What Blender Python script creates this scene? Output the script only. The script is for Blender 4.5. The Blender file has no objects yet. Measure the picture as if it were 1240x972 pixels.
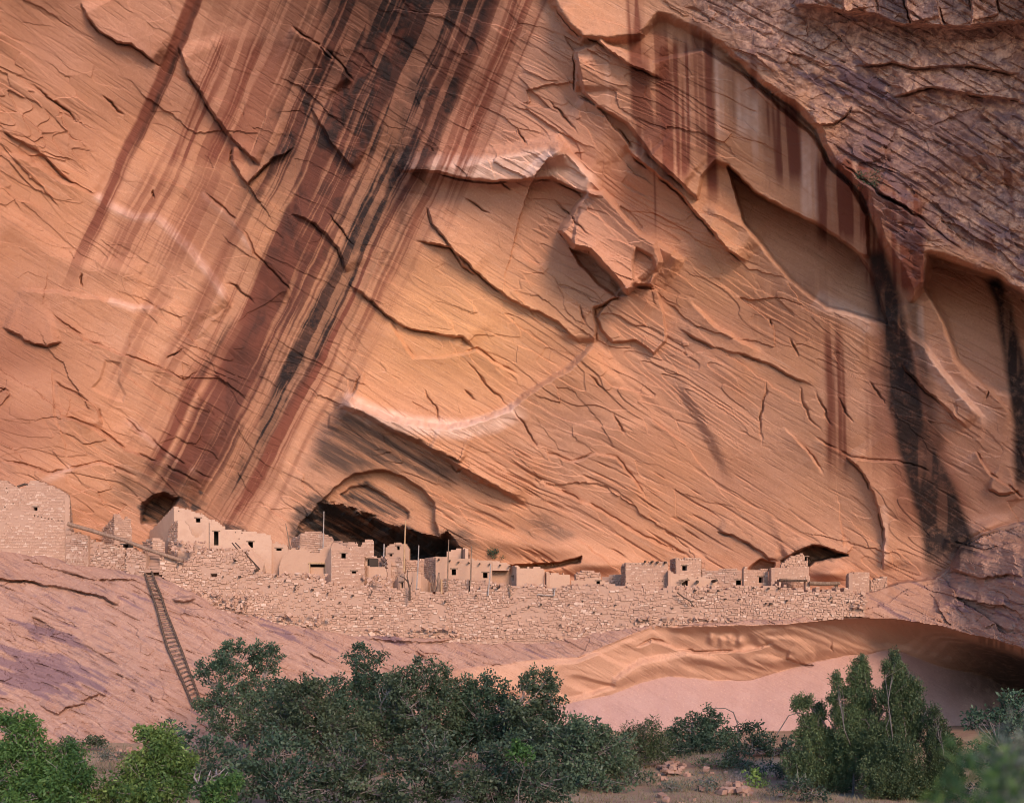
import bpy, math, random
import numpy as np

# ---------------------------------------------------------------- camera, sky, sun, exposure
sc = bpy.context.scene
COL = sc.collection
F, CX, HOR, CAMZ = 1430.0, 620.0, 780.0, 8.0        # estimated camera constants: focal length in photo pixels, horizon row
cam_d = bpy.data.cameras.new("camera")
cam = bpy.data.objects.new("camera", cam_d)
COL.objects.link(cam)
cam.location = (0, 0, CAMZ)
cam.rotation_euler = (math.radians(90), 0, 0)
cam_d.sensor_width = 36.0
cam_d.lens = 36.0 * F / 1240.0
cam_d.shift_y = (HOR - 486.0) / 1240.0
cam_d.clip_start, cam_d.clip_end = 0.3, 6000.0
cam_d.dof.use_dof = True
cam_d.dof.focus_distance = 104.0
cam_d.dof.aperture_fstop = 1.25
sc.camera = cam

SUN_EL, SUN_ROT = math.radians(23), math.radians(157)
world = bpy.data.worlds.new("World")
sc.world = world
world.use_nodes = True
wn = world.node_tree
sky = wn.nodes.new("ShaderNodeTexSky")
sky.sky_type = 'NISHITA'
sky.sun_disc = False
sky.sun_elevation = SUN_EL
sky.sun_rotation = SUN_ROT
sky.ozone_density = 4.0
sky.dust_density = 0.3
bg = wn.nodes["Background"]
bg.inputs["Strength"].default_value = 0.15
wn.links.new(sky.outputs[0], bg.inputs["Color"])

sun_d = bpy.data.lights.new("sun", 'SUN')
sun_d.energy = 1.75
sun_d.angle = math.radians(19)
sun_d.color = (1.0, 0.73, 0.51)
sun = bpy.data.objects.new("sun", sun_d)
COL.objects.link(sun)
from mathutils import Vector, Matrix
sd = Vector((math.sin(SUN_ROT) * math.cos(SUN_EL), math.cos(SUN_ROT) * math.cos(SUN_EL), math.sin(SUN_EL)))
sun.rotation_euler = sd.to_track_quat('Z', 'Y').to_euler()
sun.location = sd * 200

sc.view_settings.view_transform = 'Standard'
sc.view_settings.look = 'None'
sc.view_settings.exposure = 1.28
sc.view_settings.gamma = 1.0
sc.view_settings.use_curve_mapping = False
sc.render.engine = 'CYCLES'
sc.cycles.use_denoising = True
sc.cycles.denoising_prefilter = 'ACCURATE'
sc.cycles.denoising_input_passes = 'RGB_ALBEDO_NORMAL'
sc.cycles.filter_width = 1.0
sc.cycles.max_bounces = 5
sc.cycles.diffuse_bounces = 3
sc.cycles.transmission_bounces = 2

rng = np.random.default_rng(11)
random.seed(5)

# ---------------------------------------------------------------- numpy noise
_TAB = rng.random((256, 256)).astype(np.float32)
def vnoise(x, y, seed=0):
    x = np.asarray(x, np.float32) + seed * 17.13
    y = np.asarray(y, np.float32) + seed * 31.71
    xi = np.floor(x).astype(np.int32); yi = np.floor(y).astype(np.int32)
    fx = x - xi; fy = y - yi
    fx = fx * fx * (3 - 2 * fx); fy = fy * fy * (3 - 2 * fy)
    x0 = xi & 255; x1 = (xi + 1) & 255; y0 = yi & 255; y1 = (yi + 1) & 255
    a = _TAB[x0, y0]; b = _TAB[x1, y0]; c = _TAB[x0, y1]; d = _TAB[x1, y1]
    return (a + (b - a) * fx) * (1 - fy) + (c + (d - c) * fx) * fy
def fbm(x, y, o=4, seed=0, g=0.5):
    r = 0; a = 1.0; t = 0
    for i in range(o):
        r = r + a * vnoise(x * (2.03 ** i), y * (2.03 ** i), seed + i * 3)
        t += a; a *= g
    return r / t * 2 - 1                              # -1..1
def sst(a, b, x):
    t = np.clip((x - a) / (b - a), 0, 1)
    return t * t * (3 - 2 * t)
def lerp1(x, pts):
    p = np.array(pts, float)
    return np.interp(x, p[:, 0], p[:, 1])

# ---------------------------------------------------------------- tagging and mesh helpers
def tag(o, label=None, cat=None, group=None, kind=None):
    if label: o['label'] = label
    if cat: o['category'] = cat
    if group: o['group'] = group
    if kind: o['kind'] = kind
    return o
def P(u, v, d):
    return Vector(((u - CX) / F * d, d, CAMZ + (HOR - v) / F * d))
def np_mesh(name, verts, faces, mat=None, parent=None, smooth=False, n=4):
    """verts (N,3), faces (M,n) numpy -> one linked mesh object"""
    me = bpy.data.meshes.new(name)
    verts = np.ascontiguousarray(verts, np.float32); faces = np.ascontiguousarray(faces, np.int32)
    me.vertices.add(len(verts)); me.vertices.foreach_set("co", verts.ravel())
    me.loops.add(faces.size); me.loops.foreach_set("vertex_index", faces.ravel())
    me.polygons.add(len(faces))
    me.polygons.foreach_set("loop_start", np.arange(0, faces.size, n, dtype=np.int32))
    me.polygons.foreach_set("loop_total", np.full(len(faces), n, np.int32))
    me.polygons.foreach_set("use_smooth", np.full(len(faces), bool(smooth)))
    me.update(calc_edges=True)
    if mat: me.materials.append(mat)
    o = bpy.data.objects.new(name, me)
    COL.objects.link(o)
    if parent: o.parent = parent
    return o
def attr_color(me, name, arr):
    a = me.attributes.new(name, 'FLOAT_COLOR', 'POINT')
    a.data.foreach_set("color", np.ascontiguousarray(arr, np.float32).ravel())
def empty(name, loc=(0, 0, 0)):
    o = bpy.data.objects.new(name, None)
    o.location = loc
    o.empty_display_size = 0.3
    COL.objects.link(o)
    return o

# ---------------------------------------------------------------- materials
class NT:
    def __init__(s, name):
        s.m = bpy.data.materials.new(name); s.m.use_nodes = True
        s.t = s.m.node_tree; s.bsdf = s.t.nodes["Principled BSDF"]
        s.bsdf.inputs["Roughness"].default_value = 0.9
        if "Specular IOR Level" in s.bsdf.inputs: s.bsdf.inputs["Specular IOR Level"].default_value = 0.25
    def n(s, typ, **kw):
        x = s.t.nodes.new(typ)
        for k, v in kw.items():
            if k in x.inputs: x.inputs[k].default_value = v
            else: setattr(x, k, v)
        return x
    def l(s, a, b): s.t.links.new(a, b)
    def pos(s, scale=(1, 1, 1), rot=(0, 0, 0), space='Object'):
        c = s.n("ShaderNodeTexCoord"); m = s.n("ShaderNodeMapping")
        m.inputs["Scale"].default_value = scale; m.inputs["Rotation"].default_value = rot
        s.l(c.outputs[space], m.inputs["Vector"]); return m.outputs[0]
    def bedding(s, scale, ang=-30):
        c = s.n("ShaderNodeTexCoord"); m = s.n("ShaderNodeMapping"); m2 = s.n("ShaderNodeMapping")
        m.inputs["Rotation"].default_value = (0, math.radians(ang), 0); m2.inputs["Scale"].default_value = scale
        s.l(c.outputs['Object'], m.inputs["Vector"]); s.l(m.outputs[0], m2.inputs["Vector"]); return m2.outputs[0]
    def noise(s, vec, scale, detail=4, rough=0.55, dist=0.0):
        x = s.n("ShaderNodeTexNoise", Scale=scale, Detail=detail, Roughness=rough, Distortion=dist)
        s.l(vec, x.inputs["Vector"]); return x.outputs["Fac"]
    def ramp(s, fac, lo, hi, a=0.0, b=1.0):
        x = s.n("ShaderNodeMapRange"); x.interpolation_type = 'SMOOTHSTEP'
        x.inputs[1].default_value = lo; x.inputs[2].default_value = hi
        x.inputs[3].default_value = a; x.inputs[4].default_value = b
        s.l(fac, x.inputs[0]); return x.outputs[0]
    def math(s, op, a, b):
        x = s.n("ShaderNodeMath"); x.operation = op
        for i, q in enumerate((a, b)):
            if isinstance(q, (int, float)): x.inputs[i].default_value = q
            else: s.l(q, x.inputs[i])
        return x.outputs[0]
    def mix(s, fac, a, b, mode='MIX'):
        x = s.n("ShaderNodeMix"); x.data_type = 'RGBA'; x.blend_type = mode
        for i, q in ((0, fac), (6, a), (7, b)):
            if isinstance(q, tuple): x.inputs[i].default_value = q if len(q) == 4 else q + (1,)
            elif isinstance(q, (int, float)): x.inputs[i].default_value = q
            else: s.l(q, x.inputs[i])
        return x.outputs[2]
    def bump(s, h, strength, dist, prev=None):
        x = s.n("ShaderNodeBump", Strength=strength, Distance=dist)
        s.l(h, x.inputs["Height"])
        if prev: s.l(prev, x.inputs["Normal"])
        return x.outputs[0]
    def out(s, color, normal=None):
        if isinstance(color, tuple): s.bsdf.inputs["Base Color"].default_value = color + (1,)
        else: s.l(color, s.bsdf.inputs["Base Color"])
        if normal: s.l(normal, s.bsdf.inputs["Normal"])
        return s.m

def mat_cliff():
    t = NT("sandstone_cliff")
    A = t.n("ShaderNodeAttribute", attribute_name="stain_light"); B = t.n("ShaderNodeAttribute", attribute_name="rock")
    sa = t.n("ShaderNodeSeparateColor"); t.l(A.outputs["Color"], sa.inputs[0])
    sb = t.n("ShaderNodeSeparateColor"); t.l(B.outputs["Color"], sb.inputs[0])
    red, black, pale, soot = sa.outputs[0], sa.outputs[1], sa.outputs[2], A.outputs["Alpha"]
    slope, butt, yellow, dark = sb.outputs[0], sb.outputs[1], sb.outputs[2], B.outputs["Alpha"]
    p = t.pos()
    bed = t.bedding((0.10, 0.10, 1.6))
    n1 = t.noise(p, 0.09, 5); n2 = t.noise(bed, 0.9, 6, 0.65); n3 = t.noise(p, 2.2, 6, 0.65); n4 = t.noise(bed, 3.0, 4, 0.6)
    c = t.mix(t.ramp(n1, 0.3, 0.7), (0.475, 0.215, 0.115), (0.49, 0.245, 0.150))
    Cw = t.n('ShaderNodeAttribute', attribute_name='hollow'); sw = t.n('ShaderNodeSeparateColor'); t.l(Cw.outputs['Color'], sw.inputs[0])
    n0 = t.noise(p, 0.03, 3)
    c = t.mix(t.ramp(n0, .45, .65, 0, .55), c, (0.39, 0.19, 0.14))
    c = t.mix(yellow, c, (0.56, 0.27, 0.125))
    sl_c = t.mix(t.ramp(t.noise(t.bedding((0.22, 0.22, 2.6), -24), 1.3, 6, .62), .50, .66, 0, .8), (0.335, 0.185, 0.138), (0.19, 0.112, 0.105))
    sl_c = t.mix(t.ramp(n3, .5, .7, 0, .6), sl_c, (0.405, 0.24, 0.18))
    c = t.mix(slope, c, sl_c)
    bc = t.mix(t.ramp(n3, 0.40, 0.62), (0.27, 0.14, 0.11), (0.60, 0.335, 0.235))
    c = t.mix(butt, c, bc)
    c = t.mix(t.ramp(n2, 0.35, 0.75, 0.0, 0.34), c, (0.29, 0.125, 0.065))
    c = t.mix(t.ramp(n4, 0.55, 0.75, 0.0, 0.30), c, (0.60, 0.36, 0.25))
    c = t.mix(t.ramp(t.noise(t.bedding((0.16, 0.16, 3.6)), 1.6, 5, .6), .42, .30, 0, .45), c, (0.24, 0.115, 0.08))
    c = t.mix(t.ramp(n3, 0.62, 0.8, 0.0, 0.25), c, (0.24, 0.12, 0.08))
    hw = t.mix(t.ramp(t.noise(p, .5, 4), .4, .7, 0, .5), (0.36, 0.207, 0.178), (0.41, 0.25, 0.218))
    c = t.mix(t.math('MULTIPLY', sw.outputs[0], .9), c, hw)
    c = t.mix(t.math('MULTIPLY', sw.outputs[1], .85), c, t.mix(t.ramp(n2, .4, .7, 0, .4), (0.48, 0.26, 0.175), (0.39, 0.20, 0.13)))
    gr = t.noise(p, 5.5, 4, .75)
    c = t.mix(t.ramp(gr, .52, .72, 0, .38), c, (0.26, 0.125, 0.085))
    c = t.mix(t.ramp(gr, .46, .28, 0, .30), c, (0.66, 0.39, 0.27))
    c = t.mix(pale, c, (0.70, 0.46, 0.37))
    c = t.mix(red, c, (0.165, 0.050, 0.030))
    brk = t.ramp(t.noise(p, 1.3, 7, 0.7), 0.30, 0.55, 0.70, 1.0)
    c = t.mix(t.math('MULTIPLY', black, brk), c, (0.020, 0.012, 0.011))
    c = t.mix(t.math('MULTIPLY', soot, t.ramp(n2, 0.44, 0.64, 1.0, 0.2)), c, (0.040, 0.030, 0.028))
    c = t.mix(dark, c, (0.18, 0.10, 0.105))
    nl = t.noise(t.bedding((0.16, 0.16, 3.6)), 1.6, 5, .6)
    nb = t.bump(t.ramp(nl, .30, .52), 0.55, 0.05)
    nb = t.bump(gr, 0.5, 0.06, nb)
    t.bsdf.inputs["Roughness"].default_value = 0.85
    return t.out(c, nb)
# ---------------------------------------------------------------- the cliff: one grid along camera rays, chosen depth in metres at each image pixel position
us = np.concatenate([np.arange(-440, -20, 14), np.arange(-20, 1260, 1.3), np.arange(1260, 1680, 14)])
vs = np.concatenate([np.arange(-280, -20, 14), np.arange(-20, 940, 1.3)])
U, V = np.meshgrid(us, vs)
U = U.astype(np.float32); V = V.astype(np.float32)
# warped coordinates: make every traced edge ragged
WU = U + 2.6 * fbm(U / 13, V / 13, 4, 1, .6) + 2.5 * fbm(U / 60, V / 60, 2, 2)
WV = V + 2.6 * fbm(U / 13, V / 13, 4, 7, .6) + 2.5 * fbm(U / 60, V / 60, 2, 8)
SU = U + 1.2 * fbm(U / 9, V / 9, 2, 3)
SV = V + 1.2 * fbm(U / 9, V / 9, 2, 4)

cu = np.array([-440, -200, 0, 200, 400, 600, 800, 1000, 1240, 1440, 1680], float)
cv = np.array([-280, 0, 200, 400, 560, 640, 700], float)
CT = np.array([
 [86, 90, 92, 93, 92, 91, 88, 82, 75, 72, 66],
 [95, 98, 101, 103, 102, 99, 96, 92, 88, 82, 74],
 [101, 104, 107, 110, 109, 106, 103, 99, 94, 88, 79],
 [104, 107, 110, 113, 113.5, 112, 110, 106, 102, 95, 84],
 [105, 109, 111, 115, 117, 116.5, 115, 112, 108, 101, 88],
 [105, 109, 111, 116, 118, 118, 117, 115, 111, 103, 90],
 [105, 109, 111.5, 116, 118, 118.5, 117.5, 116, 111, 102, 89]], float)
def cubic(tab, xs, x):                                # natural-ish Catmull-Rom along the last axis
    i = np.clip(np.searchsorted(xs, x) - 1, 0, len(xs) - 2)
    x0 = xs[i]; x1 = xs[i + 1]; t = np.clip((x - x0) / (x1 - x0), 0, 1)
    def g(k): return tab[..., np.clip(k, 0, len(xs) - 1)]
    def X(k): return xs[np.clip(k, 0, len(xs) - 1)]
    m0 = (g(i + 1) - g(i - 1)) / np.maximum(X(i + 1) - X(i - 1), 1) * (x1 - x0)
    m1 = (g(i + 2) - g(i)) / np.maximum(X(i + 2) - X(i), 1) * (x1 - x0)
    a = g(i); b = g(i + 1)
    return (2*t**3-3*t**2+1)*a + (t**3-2*t**2+t)*m0 + (-2*t**3+3*t**2)*b + (t**3-t**2)*m1
rows = cubic(CT, cu, us)                              # (7, nu)
D = cubic(rows.T, cv, vs).T.astype(np.float32)        # (nv, nu)

def facets(X, Y, sx, sy, seed, off=1.0, tilt=1.0):
    """spalled faces: every cell of a jittered net is a flat facet with its own set-back and tilt"""
    g = np.random.default_rng(seed); n = 64
    jx, jy = g.random((n, n)).astype(np.float32), g.random((n, n)).astype(np.float32)
    h, a, b = (g.normal(size=(n, n)).astype(np.float32) for _ in range(3))
    x, y = X/sx, Y/sy; xi, yi = np.floor(x).astype(np.int32), np.floor(y).astype(np.int32)
    best = np.full(X.shape, 9e9, np.float32); out = np.zeros(X.shape, np.float32)
    for i in (-1, 0, 1):
        for j in (-1, 0, 1):
            cx, cy = xi+i, yi+j; k = (cx % n, cy % n)
            dx, dy = x - cx - jx[k], y - cy - jy[k]; d = dx*dx + dy*dy
            m = d < best; best = np.where(m, d, best)
            out = np.where(m, off*h[k] + tilt*(a[k]*dx + b[k]*dy), out)
    return out
def pl_dist(pts, X, Y):
    """signed distance to a polyline, and position along it 0..1"""
    best = np.full(X.shape, 1e9, np.float32); sg = np.zeros(X.shape, np.float32); al = np.zeros(X.shape, np.float32)
    seg = [math.hypot(b[0]-a[0], b[1]-a[1]) for a, b in zip(pts, pts[1:])]; tot = sum(seg); acc = 0
    for (a, b), L in zip(zip(pts, pts[1:]), seg):
        dx, dy = b[0]-a[0], b[1]-a[1]
        px = X - a[0]; py = Y - a[1]
        t = np.clip((px*dx + py*dy) / (L*L), 0, 1)
        q = np.hypot(px - t*dx, py - t*dy)
        m = q < best
        best = np.where(m, q, best); sg = np.where(m, np.sign(dx*py - dy*px), sg); al = np.where(m, (acc + t*L)/tot, al)
        acc += L
    return best, sg, al
def window(pts, marg):
    x = [p[0] for p in pts]; y = [p[1] for p in pts]
    i0, i1 = np.searchsorted(us, [min(x) - marg, max(x) + marg]); j0, j1 = np.searchsorted(vs, [min(y) - marg, max(y) + marg])
    return (slice(j0, j1), slice(i0, i1))
def scarp(pts, h, L, w, side='U', taper=0.12, warp=True):
    """one side of a traced edge stands proud by h metres and dies away over L pixels; w is the width of the riser"""
    s = window(pts, 3*L + w + 10)
    X, Y = (WU[s], WV[s]) if warp else (SU[s], SV[s])
    q, sg, al = pl_dist(pts, X, Y)
    q = q * sg * (-1 if side == 'U' else 1); w = w if w > 5 else w*0.7
    tp = sst(0, taper, al) * sst(0, taper, 1 - al) if taper else 1
    if w <= 5 and h > 0.3: D[s] += min(.5, .25 + .2*h) * np.exp(-((q + w/2 + .4)/.9)**2) * tp * sst(.25, .6, vnoise(X/17, Y/17, 111))
    D[s] -= h * sst(-w/2, w/2, q) * np.exp(-np.maximum(q, 0)/L) * tp * np.clip(np.exp(-(np.maximum(0, np.abs(q)-2.2*L)/L)), 0, 1)
def crack(pts, depth=0.6, w=1.4, taper=0.45):
    s = window(pts, 20)
    q, sg, al = pl_dist(pts, SU[s] + 3.0*fbm(U[s]/11, V[s]/11, 3, 21), SV[s] + 3.0*fbm(U[s]/11, V[s]/11, 3, 22))
    tp = sst(0, taper, al) * sst(0, taper, 1 - al); w = w*0.62
    D[s] += depth * np.exp(-(q/w)**2) * tp
def inside(poly, X, Y):
    r = np.zeros(X.shape, bool)
    for (x0, y0), (x1, y1) in zip(poly, poly[1:] + poly[:1]):
        if y0 == y1: continue
        c = ((Y < y0) != (Y < y1)) & (X < (x1-x0)*(Y-y0)/(y1-y0) + x0)
        r ^= c
    return r
def poly_sd(poly, s, warp=1):
    X, Y = (WU[s], WV[s]) if warp == 1 else (SU[s], SV[s])
    q, _, _ = pl_dist(poly + poly[:1], X, Y)
    return np.where(inside(poly, X, Y), q, -q)
def plate(poly, h, w=2.0, warp=2):
    """raise (h>0) or sink (h<0) the rock inside a traced outline"""
    s = window(poly, w + 14)
    D[s] -= h * sst(-w/2, w/2, poly_sd(poly, s, warp))
def bump(u, v, ru, rv, h, ang=0):
    r = 3 * max(ru, rv); s = window([(u-r, v-r), (u+r, v+r)], 0)
    a = math.radians(ang); x = U[s]-u; y = V[s]-v
    X = (x*math.cos(a) + y*math.sin(a))/ru; Y = (-x*math.sin(a) + y*math.cos(a))/rv
    D[s] -= h*np.exp(-(X*X + Y*Y))

# the lines that organise the place (image pixels): contact of cliff and ledge, ledge lip, foot of the masonry, lower alcove
v_lip = lerp1(us, [(-440,640),(-200,644),(0,650),(84,668),(108,674),(165,683),(193,683),(215,680),(240,674),(290,674),(313,692),(340,700),(400,710),(450,714),(540,718),(626,716),(700,713),(800,713),(930,711),(985,716),(1045,718),(1076,710),(1100,702),(1130,700),(1150,687),(1163,660),(1190,645),(1240,630),(1440,590),(1680,560)])
v_base = lerp1(us, [(-440,655),(0,664),(50,670),(105,684),(180,694),(193,696),(230,712),(260,729),(300,740),(340,750),(400,759),(480,766),(560,770),(640,771),(700,764),(760,754),(830,747),(900,744),(960,742),(1045,738),(1076,730),(1100,712),(1130,706),(1150,692),(1163,665),(1190,650),(1240,635),(1440,595),(1680,565)])
D_ter = lerp1(us, [(-440,104),(0,108.6),(84,108.4),(108,107.8),(180,106.6),(193,106.2),(300,107.2),(480,108.2),(700,108.2),(900,107.8),(1045,107.4),(1076,109.0),(1130,112.3),(1163,112),(1240,110.0),(1440,101.5),(1680,89)])
v_L1 = lerp1(us, [(-440,1200),(500,1000),(540,812),(580,806),(620,803),(660,797),(700,795),(740,779),(770,766),(790,757),(850,758),(950,756),(1010,750),(1050,748),(1090,750),(1130,757),(1190,770),(1240,785),(1440,810),(1680,820)])
v_L2 = lerp1(us, [(-440,1300),(540,850),(640,858),(682,852),(741,840),(775,826),(810,818),(860,823),(909,823),(933,815),(989,800),(1031,793),(1074,787),(1093,789),(1136,806),(1197,820),(1218,832),(1260,850),(1440,880),(1680,890)])
VC = V + 2.0*fbm(U/40, V/40, 2, 31) + 1.0*fbm(U/9, V/9, 2, 32)
dv_lip = VC - v_lip[None, :]; dv_base = VC - v_base[None, :]
# broad swells of the alcove wall
D += 1.3*fbm(U/260, V/200, 3, 40)
ang = math.radians(30)
ub = U*math.cos(ang) + V*math.sin(ang); vb = -U*math.sin(ang) + V*math.cos(ang)
vb = vb + 14*fbm(U/300, V/300, 2, 41) + 2.5*fbm(U/60, V/60, 2, 42)

# buttress at the upper right, standing out over the alcove
BUTT = [(640,-300),(655,-30),(665,0),(690,34),(706,49),(735,50),(775,45),(800,20),(822,27),(854,44),(874,58),(897,78),(918,98),(937,113),(956,126),(974,141),(990,156),(1000,180),(1006,196),(1030,217),(1046,232),(1058,262),(1068,290),(1090,330),(1104,362),(1119,344),(1124,308),(1140,312),(1160,320),(1204,335),(1240,358),(1400,430),(1700,560),(1700,-300)]
s = (slice(None), slice(np.searchsorted(us, 600), None))
q = poly_sd(BUTT, s, 1)
edge_h = 1.3 + 2.2*sst(820, 960, U[s]) 
D[s] -= edge_h*sst(-6, 7, q)*(0.45 + 0.55*np.exp(-np.maximum(q, 0)/120))
M_butt = np.zeros_like(D); M_butt[s] = sst(-6, 30, q + 22*fbm(U[s]/40, V[s]/26, 4, 43))*sst(800, 870, U[s] - 0.55*V[s] + 12)
# second skin: streaked slab below the buttress edge and the alcoves under it
plate([(706,112),(697,62),(728,50),(790,75),(850,60),(900,90),(950,135),(985,165),(1003,200),(1030,225),(1050,262),(1052,310),(1040,309),(1024,295),(996,275),(956,255),(915,234),(881,200),(866,196),(850,215),(845,240),(830,228),(791,191),(760,150),(722,128)], 1.1, 5)
scarp([(668,4),(700,42),(727,52),(757,75),(807,98)], 0.9, 40, 3, 'U')
scarp([(758,178),(776,196),(797,213),(827,239),(853,267),(879,299),(905,320)], 1.6, 28, 4, 'U', 0.1)
scarp([(785,184),(806,206),(830,228)], 1.0, 18, 5, 'U')
scarp([(697,64),(697,112)], 0.7, 30, 3, 'U', 0.2)
scarp([(699,117),(723,129),(745,156),(767,183)], 0.7, 20, 4, 'D')
# arched alcove under the slab, deep at its top edge, running out down-left
for poly, dp in (([(881,200),(915,234),(956,255),(996,275),(1024,295),(1041,309),(1060,340),(1074,392),(1030,378),(1000,371),(956,337),(929,303),(901,272)], 4.4),
                 ([(1124,308),(1160,320),(1204,334),(1245,358),(1300,420),(1300,560),(1240,520),(1204,478),(1160,436),(1143,388),(1119,348)], 5.2)):
    s = window(poly, 30); q = poly_sd(poly, s, 2)
    top = pl_dist(poly[:6] if dp < 5 else poly[:5], SU[s], SV[s])[0]
    D[s] += dp*sst(-1.5, 2, q)*np.exp(-top/62) 
scarp([(1119,346),(1143,388),(1160,436),(1180,462),(1210,474),(1240,480)], 1.2, 40, 12, 'D', 0.1)
scarp([(854,244),(901,272),(929,303),(956,337),(1000,371),(1030,378),(1074,392)], 1.2, 45, 10, 'D', 0.08)
scarp([(1075,372),(1104,408),(1119,419),(1160,473),(1190,504),(1198,505)], 1.1, 22, 8, 'D', 0.1)
scarp([(1090,440),(1120,470),(1150,500),(1175,520)], 0.7, 25, 4, 'U')
scarp([(1024,551),(1047,578),(1058,602),(1070,640),(1068,690)], 0.8, 40, 3, 'U', 0.1)
scarp([(830,360),(840,368),(864,392),(912,422),(930,430)], 0.8, 45, 6, 'D', .3)
scarp([(812,440),(830,480),(847,510),(874,558),(885,590)], 0.6, 60, 16, 'U', 0.3)
scarp([(945,515),(965,535),(985,555),(1000,578)], 0.5, 24, 4, 'D', .4)
scarp([(820,395),(860,420),(930,440),(990,470)], 0.35, 25, 4, 'U')
scarp([(986,530),(1030,555),(1090,560),(1130,575)], 0.4, 20, 4, 'D')
scarp([(1180,545),(1200,575),(1225,590),(1238,605)], 0.6, 20, 4, 'D')
scarp([(1195,590),(1215,598),(1235,592)], 0.6, 16, 4, 'U')
for pts in ([(925,453),(929,475),(921,500),(922,544)],[(968,462),(972,485),(985,512),(996,525)],[(985,470),(1000,500),(1012,520)],[(1014,478),(1024,500),(1034,515)],[(1050,460),(1062,475),(1074,490)],[(1196,470),(1194,485)],[(932,385),(934,398)],[(955,405),(966,425),(970,435)]):
    crack(pts, 0.45, 1.6)
# rough fractured cap rock
for k, (x0, y0, x1, y1) in enumerate([(1010,-30,1022,14),(1054,-20,1062,18),(1085,-30,1104,30),(1122,-30,1142,32),(1170,-20,1178,33),(1196,-20,1210,20),(1235,-20,1245,25)]):
    scarp([(x0,y0),((x0+x1)/2+2,(y0+y1)/2),(x1,y1)], 1.4, 18, 3, 'D' if k % 2 else 'U', 0.05)
scarp([(960,4),(1000,10),(1022,14),(1062,18),(1080,28),(1104,32),(1142,33),(1178,35),(1240,26),(1300,24)], 1.6, 60, 6, 'U', 0.04)
scarp([(1030,80),(1080,78),(1110,84),(1170,80),(1240,90)], 0.6, 40, 4, 'U')
scarp([(1080,118),(1130,105),(1190,116),(1240,122)], 0.8, 40, 4, 'U')
scarp([(1010,196),(1040,217),(1075,240),(1110,262),(1130,280),(1170,310),(1215,320)], 0.8, 30, 5, 'D')
scarp([(1058,228),(1088,244),(1112,262)], 0.9, 16, 3, 'U')
scarp([(980,150),(1010,150),(1024,140),(1030,128)], 0.6, 20, 3, 'U')

# great block and the bright shelf at the middle
scarp([(690,300),(715,306),(737,330),(762,358)], 1.2, 30, 9, 'U', 0.05)
plate([(690,301),(714,309),(737,332),(758,357),(746,359),(726,345),(704,322)], -1.3, 3)
plate([(678,280),(700,246),(712,232),(731,234),(754,260),(776,284),(794,294),(800,318),(790,345),(768,345),(760,354),(737,327),(715,303),(696,299)], 2.2, 6)
scarp([(673,169),(700,196),(732,234),(754,260),(776,284),(794,294),(830,318)], 1.9, 40, 7, 'D', 0.06)
scarp([(678,280),(696,299),(715,303),(737,327),(760,354)], 1.2, 20, 4, 'U', 0.05)
plate([(767,338),(766,318),(771,301),(790,310),(796,330),(783,345)], -0.9, 4)
scarp([(470,197),(515,193),(563,194),(617,183),(651,177),(673,170),(684,188),(684,205)], 2.2, 55, 22, 'D', 0.1, )
scarp([(478,206),(529,210),(566,218),(604,221),(638,217),(672,217),(700,231),(731,240)], 1.6, 60, 5, 'U', 0.1)
scarp([(690,40),(640,60),(600,90)], 0.0, 10, 3)
# lower plates right of the block
plate([(752,350),(762,346),(795,352),(804,381),(807,412),(792,428),(770,412),(742,414),(730,402),(722,384),(735,368)], 0.7, 3)
scarp([(719,418),(722,398),(719,372),(735,366),(756,355)], 0.9, 25, 4, 'U')
# crescent scoop
scarp([(412,474),(440,492),(470,505),(500,512),(536,517),(560,515),(583,510),(617,495),(638,476),(660,462),(689,446),(716,419),(722,412)], 2.0, 60, 9, 'D', 0.06)
scarp([(400,486),(440,500),(468,517),(519,541),(563,571),(604,592),(640,612)], 1.6, 45, 7, 'U', 0.1)
scarp([(500,290),(546,300),(587,337),(621,364),(672,388),(692,405),(712,419)], 0.9, 45, 3, 'U', 0.12)
scarp([(420,341),(450,362),(485,392),(505,400),(560,408),(577,424)], 0.7, 40, 3, 'U')
scarp([(470,385),(502,434),(546,431),(577,424),(600,442),(630,456)], 0.5, 30, 5, 'D')
scarp([(515,250),(524,275),(540,290),(560,320),(580,335)], 0.5, 25, 3, 'U')
scarp([(655,548),(690,560),(720,548),(745,555),(780,600)], 0.5, 25, 4, 'D')
scarp([(640,580),(690,600),(760,640),(840,680)], 0.4, 30, 5, 'D')
scarp([(519,541),(545,552),(561,560)], 0.6, 18, 3, 'U')
scarp([(545,560),(553,571),(561,566),(600,590),(612,596)], 0.5, 18, 3, 'U')
for pts in ([(512,466),(518,480),(527,492),(531,517)],[(560,432),(575,450),(590,466),(604,480),(621,497)],[(617,494),(638,517),(646,535),(653,548)],[(712,449),(722,463),(734,475)],[(600,220),(610,224),(620,231)],[(625,155),(634,168),(640,180)],[(660,118),(672,130),(690,148),(700,165)],[(560,470),(572,480),(578,486)],[(740,500),(752,515),(760,530)],[(700,365),(712,395)],[(560,235),(575,250),(598,262)],[(668,240),(690,260),(716,290)]):
    crack(pts, 0.5, 1.5)

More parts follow.
